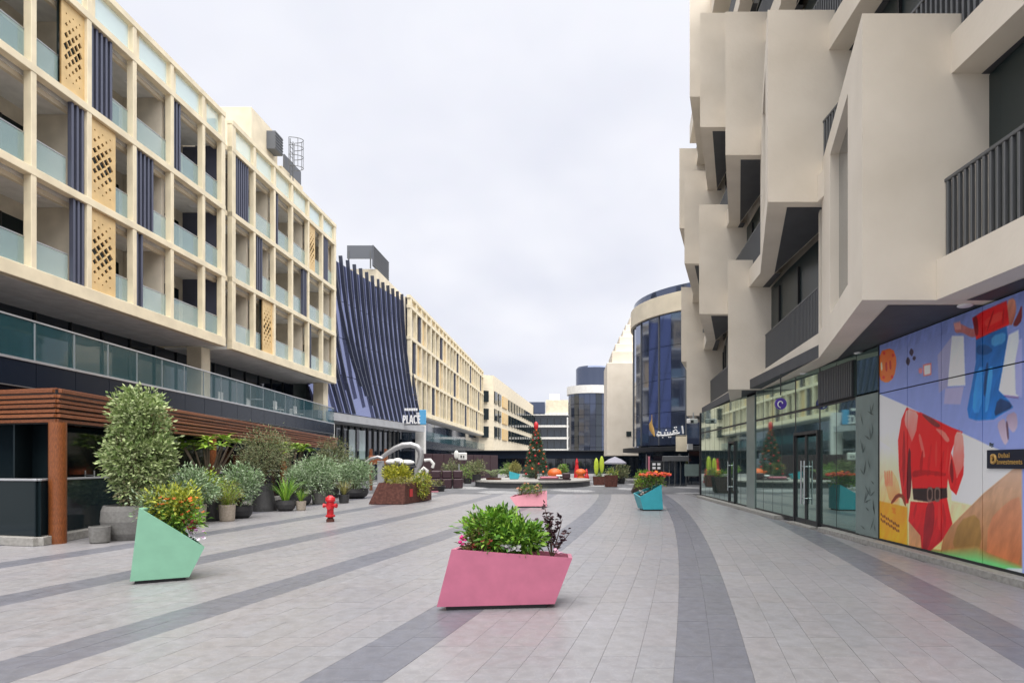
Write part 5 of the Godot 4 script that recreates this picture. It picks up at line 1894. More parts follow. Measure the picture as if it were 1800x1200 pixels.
	foliage_into(mb, Vector3(-6.6, 0.92, -25.1), Vector3(0.5, 0.12, 0.2), 30, 12, 0.10, 0.02, STRAW, r, 0.5, 0.2)
	mesh("foliage", t, mb, M.leaf)
	bx("emblem", t, M.red, Vector3(-6.262, 0.42, -25.6), Vector3(0.012, 0.3, 0.3), -0.122)


# ---------------------------------------------------------------- pots of the long row
func pot_into(mb: MB, p: Vector3, kind: String, r: float, h: float) -> void:
	var prof: Array
	if kind == "tub":
		prof = [Vector2(0.0, 0.0), Vector2(r * 0.74, 0.0), Vector2(r * 0.9, h * 0.2), Vector2(r, h * 0.55), Vector2(r * 0.97, h * 0.85), Vector2(r * 0.9, h), Vector2(r * 0.82, h), Vector2(r * 0.82, h * 0.86)]
	elif kind == "cone":
		prof = [Vector2(0.0, 0.0), Vector2(r, 0.0), Vector2(r * 0.98, h * 0.12), Vector2(r * 0.72, h * 0.7), Vector2(r * 0.66, h), Vector2(r * 0.58, h), Vector2(r * 0.58, h * 0.88)]
	elif kind == "bowl":
		prof = [Vector2(0.0, 0.0), Vector2(r * 0.6, 0.0), Vector2(r * 0.88, h * 0.25), Vector2(r, h * 0.6), Vector2(r * 0.95, h), Vector2(r * 0.86, h), Vector2(r * 0.86, h * 0.82)]
	else:
		prof = [Vector2(0.0, 0.0), Vector2(r * 0.82, 0.0), Vector2(r * 0.9, h * 0.08), Vector2(r, h * 0.9), Vector2(r, h), Vector2(r * 0.88, h), Vector2(r * 0.88, h * 0.85)]
	mb.lathe(p, prof, 32)


func potted(called: String, label: String, p: Vector3, kind: String, pr: float, ph: float, pm: Material, group := "") -> Node3D:
	var t := thing(called, label, "potted plant" if called != "plant_pot" else "pot", p, group)
	var mb := MB.new()
	pot_into(mb, p, kind, pr, ph)
	mesh("pot", t, mb, pm)
	if called != "plant_pot" or true:
		var so := MB.new()
		so.lathe(p, [Vector2(0, ph * 0.9), Vector2(pr * (0.6 if kind == "cone" else 0.86), ph * 0.87)], 20)
		mesh("soil", t, so, M.soil)
	return t


func shrub(t: Node3D, foot: Vector3, ce: Vector3, rad: Vector3, clumps: int, per: int, ln: float, wd: float, pal: Array, r: RandomNumberGenerator, tw := 10, thick := 0.018) -> void:
	var b := MB.new()
	twigs_into(b, foot, ce, rad, tw, thick, r)
	mesh("stem", t, b, M.bark)
	var mb := MB.new()
	foliage_into(mb, ce, rad, clumps, per, ln, wd, pal, r)
	mesh("foliage", t, mb, M.leaf)


func frangipani(label: String, p: Vector3, h: float, spread: float, r: RandomNumberGenerator, heads: int) -> void:
	var t := thing("frangipani", label, "potted plant", p)
	var pm := MB.new()
	pot_into(pm, p, "cyl", 0.3, 0.5)
	mesh("pot", t, pm, M.pot_black)
	var b := MB.new()
	var crown := MB.new()
	var foot := p + Vector3(0, 0.45, 0)
	var lm := MB.new()
	lm.col = Color(1, 1, 1)
	for i in heads:
		var a := TAU * i / heads + r.randf_range(-0.3, 0.3)
		var out := Vector3(cos(a), 0, sin(a) * 0.6)
		var k := r.randf_range(0.35, 1.0)
		var elbow := foot + out * spread * 0.35 * k + Vector3(0, (h - 0.5) * 0.42, 0)
		var tip := foot + out * spread * k + Vector3(0, (h - 0.55) * r.randf_range(0.8, 1.0), 0)
		b.tube([foot, elbow, tip], [0.04, 0.032, 0.024], 7)
		for j in 15:
			var aa := TAU * j / 15.0 + r.randf() * 0.5
			var d := Vector3(cos(aa), r.randf_range(0.15, 0.8), sin(aa)).normalized()
			var lb := MB.new()
			lb.col = pick([Color(0.22, 0.36, 0.04), Color(0.34, 0.46, 0.06), Color(0.13, 0.24, 0.03)], r)
			lb.leaf(tip + Vector3(0, r.randf_range(-0.05, 0.04), 0), d, d.cross(Vector3.UP).normalized(), r.randf_range(0.28, 0.44), 0.12, 0.28)
			mesh("leaf", t, lb, M.leaf_gloss)
	mesh("branches", t, b, M.bark_pale)


func make_pots() -> void:
	var r := RandomNumberGenerator.new()
	r.seed = 404
	var g := "potted plants along the pavilion"
	# tall shrub in the big grey tub
	var p := Vector3(-9.28, 0, -13.75)
	var t := potted("potted_shrub", "tall rounded grey-green shrub in a big grey tub beside the timber post", p, "tub", 0.52, 0.71, M.pot_grey, g)
	var b := MB.new()
	twigs_into(b, p + Vector3(0, 0.6, 0), p + Vector3(0.2, 1.9, 0), Vector3(0.7, 1.1, 0.7), 16, 0.03, r)
	mesh("stem", t, b, M.bark)
	var mb := MB.new()
	foliage_into(mb, p + Vector3(0.22, 2.45, 0), Vector3(0.52, 0.80, 0.52), 150, 34, 0.095, 0.052, TALL, r, 0.24, 0.4)
	foliage_into(mb, p + Vector3(0.20, 1.75, 0), Vector3(0.66, 0.72, 0.62), 190, 34, 0.095, 0.052, TALL, r, 0.22, 0.4)
	foliage_into(mb, p + Vector3(0.22, 1.15, 0.05), Vector3(0.52, 0.45, 0.5), 70, 26, 0.09, 0.05, TALL + OLIVE, r, 0.28, 0.3)
	mesh("foliage", t, mb, M.leaf)
	p = Vector3(-9.41, 0, -13.05)
	t = thing("plant_pot", "small empty grey cylinder pot in front of the big grey tub", "pot", p)
	mb = MB.new()
	mb.lathe(p, [Vector2(0, 0), Vector2(0.15, 0), Vector2(0.175, 0.03), Vector2(0.19, 0.32), Vector2(0.185, 0.335), Vector2(0.165, 0.335), Vector2(0.155, 0.05), Vector2(0, 0.05)], 32)
	mesh("wall", t, mb, M.pot_grey)

	p = Vector3(-9.75, 0, -17.0)
	t = potted("potted_shrub", "silvery shrub in a tall beige pot behind the mint planter", p, "cyl", 0.24, 0.52, M.pot_beige, g)
	shrub(t, p + Vector3(0, 0.45, 0), p + Vector3(-0.12, 0.98, 0), Vector3(0.66, 0.5, 0.55), 110, 26, 0.10, 0.036, SILVER, r)
	p = Vector3(-9.62, 0, -16.2)
	t = potted("plant_pot", "small greyish pot with bare soil under the silvery shrub", p, "cyl", 0.19, 0.34, M.pot_grey)
	p = Vector3(-9.95, 0, -18.0)
	t = potted("potted_shrub", "bright yellow-green bush in a matt black pot", p, "cyl", 0.28, 0.56, M.pot_dark, g)
	shrub(t, p + Vector3(0, 0.5, 0), p + Vector3(0, 0.95, 0), Vector3(0.34, 0.45, 0.34), 50, 18, 0.09, 0.03, LIMEY, r)
	p = Vector3(-9.42, 0, -17.9)
	t = potted("potted_shrub", "wispy straw-green plant in a pale beige pot", p, "cyl", 0.21, 0.45, M.pot_beige, g)
	b = MB.new()
	for k in 3: blades_into(b, p + Vector3(0.06 * (k - 1), 0.4, 0), 42, 0.62, 0.012, 0.9, STRAW + LIMEY, r)
	foliage_into(b, p + Vector3(0, 0.78, 0), Vector3(0.4, 0.34, 0.36), 46, 14, 0.08, 0.018, STRAW + LIMEY, r, 0.4, 0.5)
	mesh("foliage", t, b, M.leaf)
	p = Vector3(-9.55, 0, -18.9)
	t = potted("potted_shrub", "silvery shrub in a round dark bowl next to the straw-green plant", p, "bowl", 0.32, 0.36, M.pot_black, g)
	shrub(t, p + Vector3(0, 0.3, 0), p + Vector3(-0.02, 0.98, 0), Vector3(0.56, 0.56, 0.5), 110, 26, 0.10, 0.036, SILVER, r)
	p = Vector3(-10.2, 0, -21.7)
	t = potted("potted_shrub", "round olive-green tree in a flared black cone pot", p, "cone", 0.40, 0.92, M.pot_dark, g)
	b = MB.new()
	b.tube([p + Vector3(0, 0.8, 0), p + Vector3(0.03, 1.3, 0)], [0.07, 0.05], 8)
	twigs_into(b, p + Vector3(0.03, 1.25, 0), p + Vector3(0, 1.85, 0), Vector3(0.85, 0.7, 0.8), 12, 0.025, r)
	mesh("trunk", t, b, M.bark)
	mb = MB.new()
	foliage_into(mb, p + Vector3(0.02, 1.90, 0), Vector3(0.92, 0.86, 0.85), 260, 22, 0.085, 0.024, OLIVE, r, 0.24, 0.3)
	mesh("foliage", t, mb, M.leaf)
	p = Vector3(-9.48, 0, -21.7)
	t = potted("potted_shrub", "strappy bright green plant in a low dark bowl", p, "bowl", 0.32, 0.36, M.pot_dark, g)
	for k in 60:
		var a := r.randf() * TAU
		b = MB.new()
		blade_into(b, p + Vector3(cos(a) * 0.1, 0.33, sin(a) * 0.1), a, r.randf_range(0.1, 0.95), r.randf_range(0.6, 1.05), 0.035, pick(FRESH, r))
		mesh("blade", t, b, M.leaf_gloss)
	p = Vector3(-9.05, 0, -21.9)
	t = potted("potted_shrub", "small feathery green plant in a little beige pot", p, "cyl", 0.16, 0.32, M.pot_beige, g)
	b = MB.new()
	blades_into(b, p + Vector3(0, 0.3, 0), 60, 0.5, 0.014, 0.9, LIMEY + FRESH, r)
	mesh("foliage", t, b, M.leaf)
	p = Vector3(-9.8, 0, -25.4)
	t = potted("potted_shrub", "wide silvery shrub in a plain grey pot past the cone pot", p, "cyl", 0.27, 0.5, M.pot_grey, g)
	shrub(t, p + Vector3(0, 0.45, 0), p + Vector3(-0.05, 1.12, 0), Vector3(0.92, 0.72, 0.7), 170, 26, 0.11, 0.038, SILVER, r)
	p = Vector3(-10.15, 0, -24.6)
	t = potted("potted_shrub", "silvery shrub in a squat black bowl beside the grey pot", p, "bowl", 0.36, 0.42, M.pot_black, g)
	shrub(t, p + Vector3(0, 0.4, 0), p + Vector3(-0.1, 1.0, 0), Vector3(0.6, 0.5, 0.5), 90, 26, 0.10, 0.036, SILVER, r)
	p = Vector3(-9.0, 0, -25.9)
	t = potted("potted_shrub", "straggly yellow-brown grass in a small dark pot behind the hydrant", p, "cyl", 0.2, 0.34, M.pot_dark, g)
	b = MB.new()
	blades_into(b, p + Vector3(0, 0.3, 0), 90, 0.75, 0.016, 1.0, STRAW, r)
	mesh("foliage", t, b, M.leaf)
	p = Vector3(-9.75, 0, -29.4)
	t = potted("potted_shrub", "broad silvery shrub in a wide black bowl near the rusted planter", p, "bowl", 0.62, 0.44, M.pot_black, g)
	shrub(t, p + Vector3(0, 0.4, 0), p + Vector3(0.02, 1.05, 0), Vector3(0.95, 0.66, 0.8), 190, 26, 0.11, 0.038, SILVER, r)
	p = Vector3(-11.0, 0, -30.0)
	t = potted("potted_shrub", "dense olive-green bush standing against the end of the timber slats", p, "cyl", 0.36, 0.6, M.pot_dark, g)
	shrub(t, p + Vector3(0, 0.5, 0), p + Vector3(0.1, 1.75, 0), Vector3(0.88, 0.95, 0.85), 220, 20, 0.10, 0.03, OLIVE, r, 14, 0.03)
	frangipani("frangipani with bare forked branches and glossy leaves in front of the slats", Vector3(-10.9, 0, -19.6), 2.45, 1.15, r, 12)
	frangipani("smaller frangipani with tight leaf heads further along the slats", Vector3(-11.3, 0, -26.6), 2.5, 0.75, r, 12)
	# dark undergrowth plant between pots
	p = Vector3(-10.65, 0, -16.4)
	t = potted("potted_shrub", "low dark green bush wedged between tub and frangipani", p, "cyl", 0.26, 0.4, M.pot_dark, g)
	shrub(t, p + Vector3(0, 0.35, 0), p + Vector3(0, 1.1, 0), Vector3(0.5, 0.6, 0.5), 70, 18, 0.10, 0.04, [Color(0.06, 0.09, 0.04), Color(0.09, 0.12, 0.06)], r)


# ---------------------------------------------------------------- round plaza in mid distance
func ellipsoid(mb: MB, ce: Vector3, rad: Vector3, seg := 20, lo := -1.0, hi := 1.0, lobes := 0) -> void:
	var rows := 10
	for i in rows:
		for k in seg:
			var q := []
			var nn := []
			for e in [[i, k], [i, k + 1], [i + 1, k + 1], [i + 1, k]]:
				var s := lerpf(asin(lo), asin(hi), float(e[0]) / rows)
				var t: float = TAU * e[1] / seg
				var f := 1.0
				if lobes > 0: f = 1.0 - 0.06 * pow(abs(sin(t * lobes / 2.0)), 0.5)
				var d := Vector3(cos(s) * cos(t) * f, sin(s), cos(s) * sin(t) * f)
				q.append(ce + d * rad)
				nn.append((d / rad).normalized())
			mb.trin(q[0], q[1], q[2], nn[0], nn[1], nn[2])
			mb.trin(q[0], q[2], q[3], nn[0], nn[2], nn[3])


func make_plaza() -> void:
	make_drum()
	var r := RandomNumberGenerator.new()
	r.seed = 808
	var ring := []
	for k in 40:
		var t := TAU * k / 40.0
		ring.append(Vector2(-2.7 + 4.05 * sign(cos(t)) * pow(abs(cos(t)), 0.7), 47.0 + 6.2 * sin(t)))
	var b := thing("stage", "low round grey stone platform in the middle of the street", "platform", Vector3(-2.7, 0, -47))
	prism("riser", b, M.soffit_dark, ring, 0.0, 0.33)
	var top := []
	for p in ring: top.append(Vector2(-2.7, 47.0) + (p - Vector2(-2.7, 47.0)) * 1.012)
	prism("coping", b, M.kerb, top, 0.33, 0.42)

	# decorated tree
	var f := Vector3(-2.55, 0.42, -47.6)
	var t := thing("christmas_tree", "slim decorated conifer with red baubles and red topper on the round platform", "tree", f)
	var tr := MB.new()
	tr.tube([f, f + Vector3(0, 3.6, 0)], [0.09, 0.02], 8)
	mesh("trunk", t, tr, M.bark)
	var mb := MB.new()
	for k in 5200:
		var h := r.randf() * r.randf_range(0.75, 1.0)
		var rad: float = 0.95 * pow(1.0 - h, 0.85) + 0.06
		var a := r.randf() * TAU
		var rr := rad * r.randf_range(0.45, 1.0)
		var p := f + Vector3(cos(a) * rr, 0.12 + h * 3.5, sin(a) * rr)
		var d := Vector3(cos(a), r.randf_range(-0.5, 0.3), sin(a)).normalized()
		mb.col = pick([Color(0.03, 0.075, 0.025), Color(0.045, 0.10, 0.035), Color(0.02, 0.05, 0.02)], r)
		mb.leaf(p, d, d.cross(Vector3(r.randfn(), 1, r.randfn())).normalized(), r.randf_range(0.10, 0.2), 0.035)
	mesh("crown", t, mb, M.leaf)
	var bm := MB.new()
	ellipsoid(bm, Vector3.ZERO, Vector3(0.075, 0.075, 0.075), 10)
	var bmesh: Mesh = null
	for k in 46:
		var h := (k + 0.5) / 46.0
		var a := k * 2.4
		var rad: float = 0.95 * pow(1.0 - h * 0.96, 0.85)
		var pos := f + Vector3(cos(a) * rad, 0.2 + h * 3.3, sin(a) * rad)
		if bmesh == null:
			var o := mesh("bauble", t, bm, M.red)
			bmesh = o.mesh
			o.position = pos - f
		else:
			var o := MeshInstance3D.new()
			o.name = "bauble"
			o.mesh = bmesh
			o.material_override = M.red if k % 3 else M.orange
			t.add_child(o, true)
			o.position = pos - f
	var tp := MB.new()
	ellipsoid(tp, f + Vector3(0, 3.85, 0), Vector3(0.17, 0.32, 0.17), 12)
	mesh("topper", t, tp, M.red)

	# orange toadstool seats
	for q in [[975, 843, 46.0, 0.5, 0.32, "big orange toadstool seat beside the pink lounge seat"], [1021, 845, 50.5, 0.42, 0.24, "flat orange toadstool seat in front of the red cones"]]:
		var p := at(q[0], 840, q[2])
		p.y = 0.42 if q[0] < 1038 else 0.0
		var s := thing("toadstool_seat", q[5], "seat", p, "orange toadstool seats")
		var st := MB.new()
		st.lathe(p, [Vector2(0.0, 0.0), Vector2(0.3, 0.0), Vector2(0.24, 0.2), Vector2(0.26, 0.3)], 20)
		mesh("stalk", s, st, M.orange)
		var cp := MB.new()
		ellipsoid(cp, p + Vector3(0, 0.42, 0), Vector3(q[3], q[4] + 0.05, q[3]), 26, -0.45, 1.0, 10)
		mesh("cap", s, cp, M.orange)
	# red upright figure-like cones behind the seats
	for q in [[1014, 51.5, 1.5, "taller slender red cone sculpture behind the flat orange seat"], [1031, 52.0, 1.1, "shorter red cone sculpture at the platform's edge"]]:
		var p := at(q[0], 840, q[1])
		p.y = 0.42 if p.x < 1.0 else 0.0
		var s := thing("red_cone", q[3], "sculpture", p, "red cone sculptures")
		var mb2 := MB.new()
		mb2.lathe(p, [Vector2(0.24, 0), Vector2(0.2, 0.5), Vector2(0.11, q[2] * 0.7), Vector2(0.13, q[2] * 0.8), Vector2(0.05, q[2]), Vector2(0, q[2] + 0.02)], 18)
		mesh("cone", s, mb2, M.red)
	# lime paddles in rusted tubs, grey parasol
	var p := Vector3(1.98, 0, -46.5)
	t = thing("lime_sculpture", "two upright lime-yellow paddle forms rising from a rusted square tub", "sculpture", p)
	planter_body(t, [Vector3(1.60, 0.02, 46.2), Vector3(2.38, 0.02, 46.2), Vector3(2.38, 0.02, 47.0), Vector3(1.60, 0.02, 47.0)], [Vector3(1.55, 0.62, 46.15), Vector3(2.45, 0.62, 46.15), Vector3(2.45, 0.62, 47.05), Vector3(1.55, 0.62, 47.05)], M.corten)
	for q in [[-0.19, 1.32], [0.2, 1.45]]:
		var lp := MB.new()
		ellipsoid(lp, p + Vector3(q[0], q[1], 0), Vector3(0.17, 0.62, 0.12), 16)
		mesh("paddle", t, lp, M.lime)
	var pf := MB.new()
	foliage_into(pf, p + Vector3(0, 0.75, -0.1), Vector3(0.4, 0.16, 0.35), 20, 14, 0.10, 0.04, OLIVE + FRESH, r, 0.4, 0.5)
	mesh("foliage", t, pf, M.leaf)
	p = Vector3(2.65, 0, -43.2)
	t = thing("potted_shrub", "low mixed plants in a tall rusted square tub under the grey parasol", "potted plant", p)
	planter_body(t, [Vector3(2.24, 0.02, 42.8), Vector3(3.02, 0.02, 42.8), Vector3(3.02, 0.02, 43.6), Vector3(2.24, 0.02, 43.6)], [Vector3(2.2, 0.78, 42.75), Vector3(3.06, 0.78, 42.75), Vector3(3.06, 0.78, 43.65), Vector3(2.2, 0.78, 43.65)], M.corten)
	pf = MB.new()
	foliage_into(pf, p + Vector3(0, 0.98, 0), Vector3(0.45, 0.3, 0.4), 34, 14, 0.11, 0.04, OLIVE + FRESH + YELLOW, r, 0.4, 0.5)
	mesh("foliage", t, pf, M.leaf)
	p = Vector3(3.25, 0, -48.5)
	t = thing("parasol", "grey parasol open over the tubs by the beige stepped block", "parasol", p)
	var po := MB.new()
	po.tube([p, p + Vector3(0, 1.9, 0)], [0.03, 0.03], 8)
	mesh("pole", t, po, M.rail_grey)
	var cn := MB.new()
	cn.lathe(p, [Vector2(0.85, 1.5), Vector2(0.85, 1.6), Vector2(0.5, 1.84), Vector2(0.0, 2.05)], 8, false)
	mesh("canopy", t, cn, M.umbrella_grey)
	var ba := MB.new()
	ba.lathe(p, [Vector2(0, 0), Vector2(0.3, 0), Vector2(0.3, 0.08), Vector2(0.05, 0.1)], 16)
	mesh("base", t, ba, M.pot_black)

	# greenery round the far side of the plaza
	var spots := [[795, 46.0, 1.3, "olive"], [822, 50.0, 1.1, "green"], [838, 44.0, 0.9, "olive"], [894, 56.0, 1.2, "green"], [905, 52.0, 0.7, "straw"], [935, 50.0, 0.6, "olive"], [990, 50.5, 0.55, "green"], [848, 58.0, 1.5, "green"], [1092, 50.0, 1.0, "olive"]]
	var says := ["olive bush in a black pot beside the white frame sign", "green bush in a black pot between sign and palm", "low olive bush in a black pot at the platform's corner", "green bush in a black pot behind the slim conifer", "straw-coloured plant in a black pot on the platform", "low olive plant in a black pot at the conifer's foot", "green plant in a black pot between the orange seats", "dark green bush in a black pot behind the palm", "olive bush in a black pot beside the grey parasol"]
	for i in spots.size():
		var q: Array = spots[i]
		p = at(q[0], 835, q[1])
		var onst: bool = Geometry2D.is_point_in_polygon(Vector2(p.x, -p.z), PackedVector2Array(ring))
		p.y = 0.42 if onst else 0.0
		t = potted("potted_shrub", says[i], p, "cyl", 0.3, 0.4, M.pot_black, "plants round the plaza")
		var pal: Array = OLIVE if q[3] == "olive" else (FRESH + OLIVE if q[3] == "green" else STRAW)
		shrub(t, p + Vector3(0, 0.35, 0), p + Vector3(0, 0.4 + q[2] * 0.5, 0), Vector3(0.7 * min(1.0, q[2]), q[2] * 0.55, 0.6), 60, 16, 0.15, 0.05, pal, r, 6)
	# feathery palm in a dark red tub
	p = at(868, 847, 45.0)
	p.y = 0.0
	t = thing("potted_palm", "small feathery palm in a dark maroon tub by the round platform", "potted plant", p)
	planter_body(t, [p * Vector3(1, 0, -1) + Vector3(-0.4, 0.02, -0.4), p * Vector3(1, 0, -1) + Vector3(0.4, 0.02, -0.4), p * Vector3(1, 0, -1) + Vector3(0.4, 0.02, 0.4), p * Vector3(1, 0, -1) + Vector3(-0.4, 0.02, 0.4)], [p * Vector3(1, 0, -1) + Vector3(-0.48, 0.55, -0.48), p * Vector3(1, 0, -1) + Vector3(0.48, 0.55, -0.48), p * Vector3(1, 0, -1) + Vector3(0.48, 0.55, 0.48), p * Vector3(1, 0, -1) + Vector3(-0.48, 0.55, 0.48)], M.corten)
	var pa := MB.new()
	for k in 16:
		var a := TAU * k / 16.0 + r.randf() * 0.3
		var ln := r.randf_range(0.9, 1.3)
		for j in 22:
			var f0 := (j + 1) / 22.0
			var base := p + Vector3(cos(a) * ln * f0 * 0.8, 0.6 + ln * (f0 * 1.1 - 0.7 * f0 * f0), sin(a) * ln * f0 * 0.8)
			for s in [-1.0, 1.0]:
				var d: Vector3 = (Vector3(-sin(a), 0, cos(a)) * s + Vector3(cos(a), 0.1, sin(a)) * 0.6).normalized()
				pa.col = pick([Color(0.13, 0.19, 0.06), Color(0.20, 0.26, 0.10)], r)
				pa.leaf(base, d, d.cross(Vector3.UP).normalized(), 0.26 * (1.1 - f0 * 0.6), 0.03, 0.2)
	mesh("fronds", t, pa, M.leaf)
	# little turquoise planter on the platform
	p = Vector3(-4.0, 0.42, -46.4)
	t = thing("planter", "small turquoise wedge planter standing on the round platform", "planter", p)
	planter_body(t, [Vector3(-4.35, 0.45, 46.2), Vector3(-3.75, 0.45, 46.2), Vector3(-3.75, 0.45, 46.8), Vector3(-4.35, 0.45, 46.8)], [Vector3(-4.4, 0.98, 46.2), Vector3(-3.65, 0.72, 46.2), Vector3(-3.65, 0.78, 46.85), Vector3(-4.4, 0.98, 46.85)], M.cyan)
	t.get_child(t.get_child_count() - 1).position.y += 0.0
	# pink lounger with cushions on the platform
	p = at(975, 845, 42.6)
	p.y = 0.42
	t = thing("lounge_seat", "pink and dark striped low lounge seat at the platform's front edge", "seat", p)
	bx("frame", t, M.maroon, p + Vector3(0, 0.09, 0), Vector3(2.1, 0.1, 0.6), 0.12, 0.02)
	bx("cushion", t, M.pink_dull, p + Vector3(-0.35, 0.21, 0), Vector3(1.2, 0.14, 0.56), 0.12, 0.04)
	bx("backrest", t, M.maroon, p + Vector3(0.75, 0.33, 0), Vector3(0.5, 0.36, 0.56), 0.12, 0.05)
	bx("pillow", t, M.sign_white, p + Vector3(0.3, 0.33, 0.05), Vector3(0.35, 0.12, 0.4), 0.3, 0.04)
	# dark screen and counter on the left side
	t = thing("cafe_screen", "long dark maroon cafe screen on the left past the rusted planter", "screen", Vector3(-10, 0, -52))
	for i in 8:
		wall("panel", t, M.maroon, Vector2(-10.6 + i * 0.5, 46.0 + i * 1.6), Vector2(-10.6 + (i + 1) * 0.5 - 0.03, 46.0 + (i + 1) * 1.6 - 0.06), 0.0, 2.25, 0.1, 0.01)
	for i in 3:
		var o := Vector3(-8.35 + i * 0.62, 0, -40.5 - i * 0.3)
		var s := thing("stacked_bench", "dark purple padded bench block by the cafe screen", "bench", o, "purple bench blocks")
		bx("lower_pad", s, M.maroon, o + Vector3(0, 0.3, 0), Vector3(0.58, 0.6, 0.9), 0.1, 0.05)
		bx("upper_pad", s, M.maroon, o + Vector3(0, 0.86, 0.1), Vector3(0.58, 0.5, 0.6), 0.1, 0.06)
	t = thing("low_planter", "low dark round planter with a pink mat and dry plants beside the platform", "planter", Vector3(-7.6, 0, -36.5))
	mb = MB.new()
	mb.lathe(t.position, [Vector2(0, 0), Vector2(0.5, 0), Vector2(0.6, 0.3), Vector2(0.54, 0.3), Vector2(0.5, 0.24), Vector2(0, 0.24)], 24)
	mesh("bowl", t, mb, M.pot_black)
	bx("mat", t, M.pink_dull, t.position + Vector3(-0.6, 0.02, 0.9), Vector3(1.9, 0.03, 0.7), 0.15, 0.01)
	pf = MB.new()
	foliage_into(pf, t.position + Vector3(0, 0.4, 0), Vector3(0.5, 0.22, 0.45), 30, 14, 0.12, 0.03, STRAW + OLIVE, r, 0.4, 0.5)
	mesh("foliage", t, pf, M.leaf)
	# white box sign on a post with a balloon-shaped lobe
	p = at(808, 838, 45.5)
	p.y = 0.0
	t = thing("frame_sign", "white box sign with dark dots and a white oval lobe, on a thin post", "sign", p)
	bx("post", t, M.metal, p + Vector3(-0.05, 0.75, 0), Vector3(0.08, 1.5, 0.08))
	bx("box", t, M.white, at(813, 802, 45.5), Vector3(0.6, 0.52, 0.2), -0.1, 0.05)
	var ov := MB.new()
	ellipsoid(ov, at(802, 799, 45.5), Vector3(0.17, 0.3, 0.1), 16)
	mesh("lobe", t, ov, M.white)
	for q in [[810.5, 802], [815, 802.5]]:
		bx("dot", t, M.black_frame, at(q[0], q[1], 45.37), Vector3(0.08, 0.16, 0.06), -0.1, 0.01)
	# people-free entrance banners on the right
	t = thing("banner", "tall narrow plum and white feather banner by the glass corner entrance", "banner", Vector3(5.4, 0, -47))
	po = MB.new()
	po.tube([Vector3(5.4, 0, -47), Vector3(5.4, 2.2, -47)], [0.02, 0.015], 6)
	mesh("pole", t, po, M.metal)
	bx("cloth", t, M.maroon, Vector3(5.56, 1.25, -47), Vector3(0.3, 1.7, 0.02))
	bx("stripe", t, M.pink_dull, Vector3(5.6, 1.3, -46.98), Vector3(0.1, 1.5, 0.02))
	t = thing("menu_board", "black menu board with white blocks near the glass corner entrance", "sign", Vector3(6.2, 0, -46.0))
	bx("board", t, M.black_frame, Vector3(6.0, 1.35, -46.0), Vector3(0.9, 0.7, 0.08), 0.0, 0.01)
	for q in [[-0.17, 0.14], [0.17, 0.14], [-0.17, -0.12], [0.17, -0.12]]:
		bx("block", t, M.sign_white, Vector3(6.0 + q[0], 1.35 + q[1], -45.95), Vector3(0.22, 0.16, 0.02))
	bx("leg", t, M.black_frame, Vector3(6.0, 0.5, -46.0), Vector3(0.06, 1.0, 0.06))


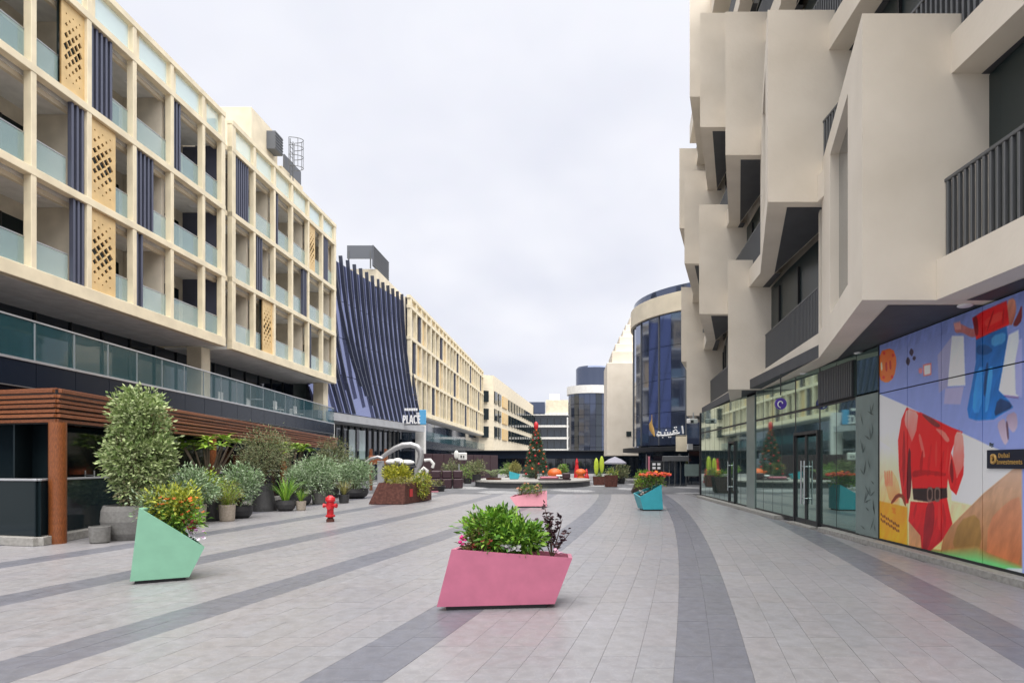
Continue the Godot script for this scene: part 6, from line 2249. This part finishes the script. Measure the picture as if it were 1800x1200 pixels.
# ---------------------------------------------------------------- hydrant, arch sculpture
func make_small_things() -> void:
	var p := Vector3(-6.52, 0, -17.7)
	var t := thing("fire_hydrant", "red pillar fire hydrant standing alone on the paving", "hydrant", p)
	var mb := MB.new()
	mb.lathe(p, [Vector2(0, 0), Vector2(0.105, 0), Vector2(0.105, 0.07), Vector2(0.075, 0.09), Vector2(0.07, 0.14)], 20)
	mesh("foot", t, mb, M.corten)
	mb = MB.new()
	mb.lathe(p, [Vector2(0.075, 0.12), Vector2(0.125, 0.14), Vector2(0.125, 0.185), Vector2(0.09, 0.20), Vector2(0.085, 0.34), Vector2(0.10, 0.36), Vector2(0.10, 0.54), Vector2(0.13, 0.56), Vector2(0.13, 0.60), Vector2(0.105, 0.66), Vector2(0.05, 0.71), Vector2(0, 0.72)], 22)
	mesh("barrel", t, mb, M.red)
	for s in [[Vector3(1, 0, 0.2), 0.44], [Vector3(-1, 0, 0.1), 0.44], [Vector3(0.1, 0, 1), 0.40]]:
		mb = MB.new()
		var d: Vector3 = s[0].normalized()
		mb.tube([p + Vector3(0, s[1], 0) + d * 0.06, p + Vector3(0, s[1], 0) + d * 0.15, p + Vector3(0, s[1], 0) + d * 0.151, p + Vector3(0, s[1], 0) + d * 0.19], [0.045, 0.045, 0.06, 0.06], 12)
		mesh("outlet", t, mb, M.red)
	mb = MB.new()
	mb.tube([p + Vector3(-0.13, 0.645, 0), p + Vector3(0.13, 0.645, 0)], [0.018, 0.018], 8)
	mesh("cross_handle", t, mb, M.red)

	# brushed arch sculpture with white scroll pieces
	t = thing("arch_sculpture", "brushed steel arch sculpture with white scrolls behind the rusted planter", "sculpture", at(715, 850, 35.0) * Vector3(1, 0, 1))
	var d := 35.0
	var pts := []
	var rr := []
	for q in [[668, 806], [680, 797], [694, 788], [708, 782.5], [722, 781.5], [733, 785], [739, 793], [740, 803], [737, 815], [731, 826], [727, 840]]:
		pts.append(at(q[0], q[1], d))
	for i in pts.size(): rr.append(0.16 if i > 2 else 0.10 + i * 0.02)
	mb = MB.new()
	mb.tube(pts, rr, 14)
	mesh("arch", t, mb, M.brushed)
	for q in [[[643, 812], [652, 806], [664, 803], [672, 806]], [[738, 830], [745, 822], [751, 827], [749, 836], [741, 838]], [[746, 809], [756, 808], [762, 815], [760, 822]]]:
		pts = []
		rr = []
		for v in q:
			pts.append(at(v[0], v[1], d - 0.3)); rr.append(0.085)
		mb = MB.new()
		mb.tube(pts, rr, 10)
		mesh("scroll", t, mb, M.white if q.size() > 4 or q[0][0] > 700 else M.brushed)
	mb = MB.new()
	mb.lathe(at(715, 850, d) * Vector3(1, 0, 1), [Vector2(0, 0), Vector2(0.9, 0), Vector2(0.9, 0.25), Vector2(0.5, 0.4), Vector2(0, 0.4)], 24)
	mesh("base", t, mb, M.canopy_grey)
	bx("pier", t, M.canopy_grey, Vector3(-8.42, 0.42, -35.0), Vector3(0.3, 0.86, 0.3), 0.0, 0.02)
	bx("pier", t, M.canopy_grey, at(741, 840, 34.7) * Vector3(1, 0, 1) + Vector3(0, 0.42, 0), Vector3(0.34, 0.85, 0.3), 0.0, 0.02)
	bx("pier", t, M.canopy_grey, at(669, 840, 35.0) * Vector3(1, 0, 1) + Vector3(0, 0.85, 0), Vector3(0.3, 1.7, 0.3), 0.0, 0.02)
	# timber bench frame by the arch
	t = thing("timber_counter", "small red-brown timber counter beside the steel arch", "counter", Vector3(-11.2, 0, -38))
	bx("counter", t, M.timber, Vector3(-11.2, 1.75, -38), Vector3(1.0, 0.5, 0.6), 0.1, 0.02)
	for s in [-0.42, 0.42]:
		bx("upright", t, M.timber_dark, Vector3(-11.2 + s, 1.2, -38.0 - s * 0.1), Vector3(0.14, 2.4, 0.14))
	# shoes of stone: white cushions on the far edge of the rusted planter
	t = thing("white_cushions", "white rounded loungers seen above the rusted planter", "seat", Vector3(-9.2, 0, -33.0))
	for q in [[688, 812, 0.3], [699, 810, 0.26], [714, 813, 0.42]]:
		mb = MB.new()
		ellipsoid(mb, at(q[0], q[1], 33.0), Vector3(q[2], 0.15, 0.3), 16)
		mesh("cushion", t, mb, M.white)
	bx("frame", t, M.pot_black, at(702, 820, 33.0), Vector3(1.6, 0.1, 0.5), 0.0, 0.02)
	for s in [-0.7, 0.7]:
		bx("leg", t, M.pot_black, at(702, 820, 33.0) * Vector3(1, 0, 1) + Vector3(s, 0.66, 0), Vector3(0.08, 1.32, 0.08))
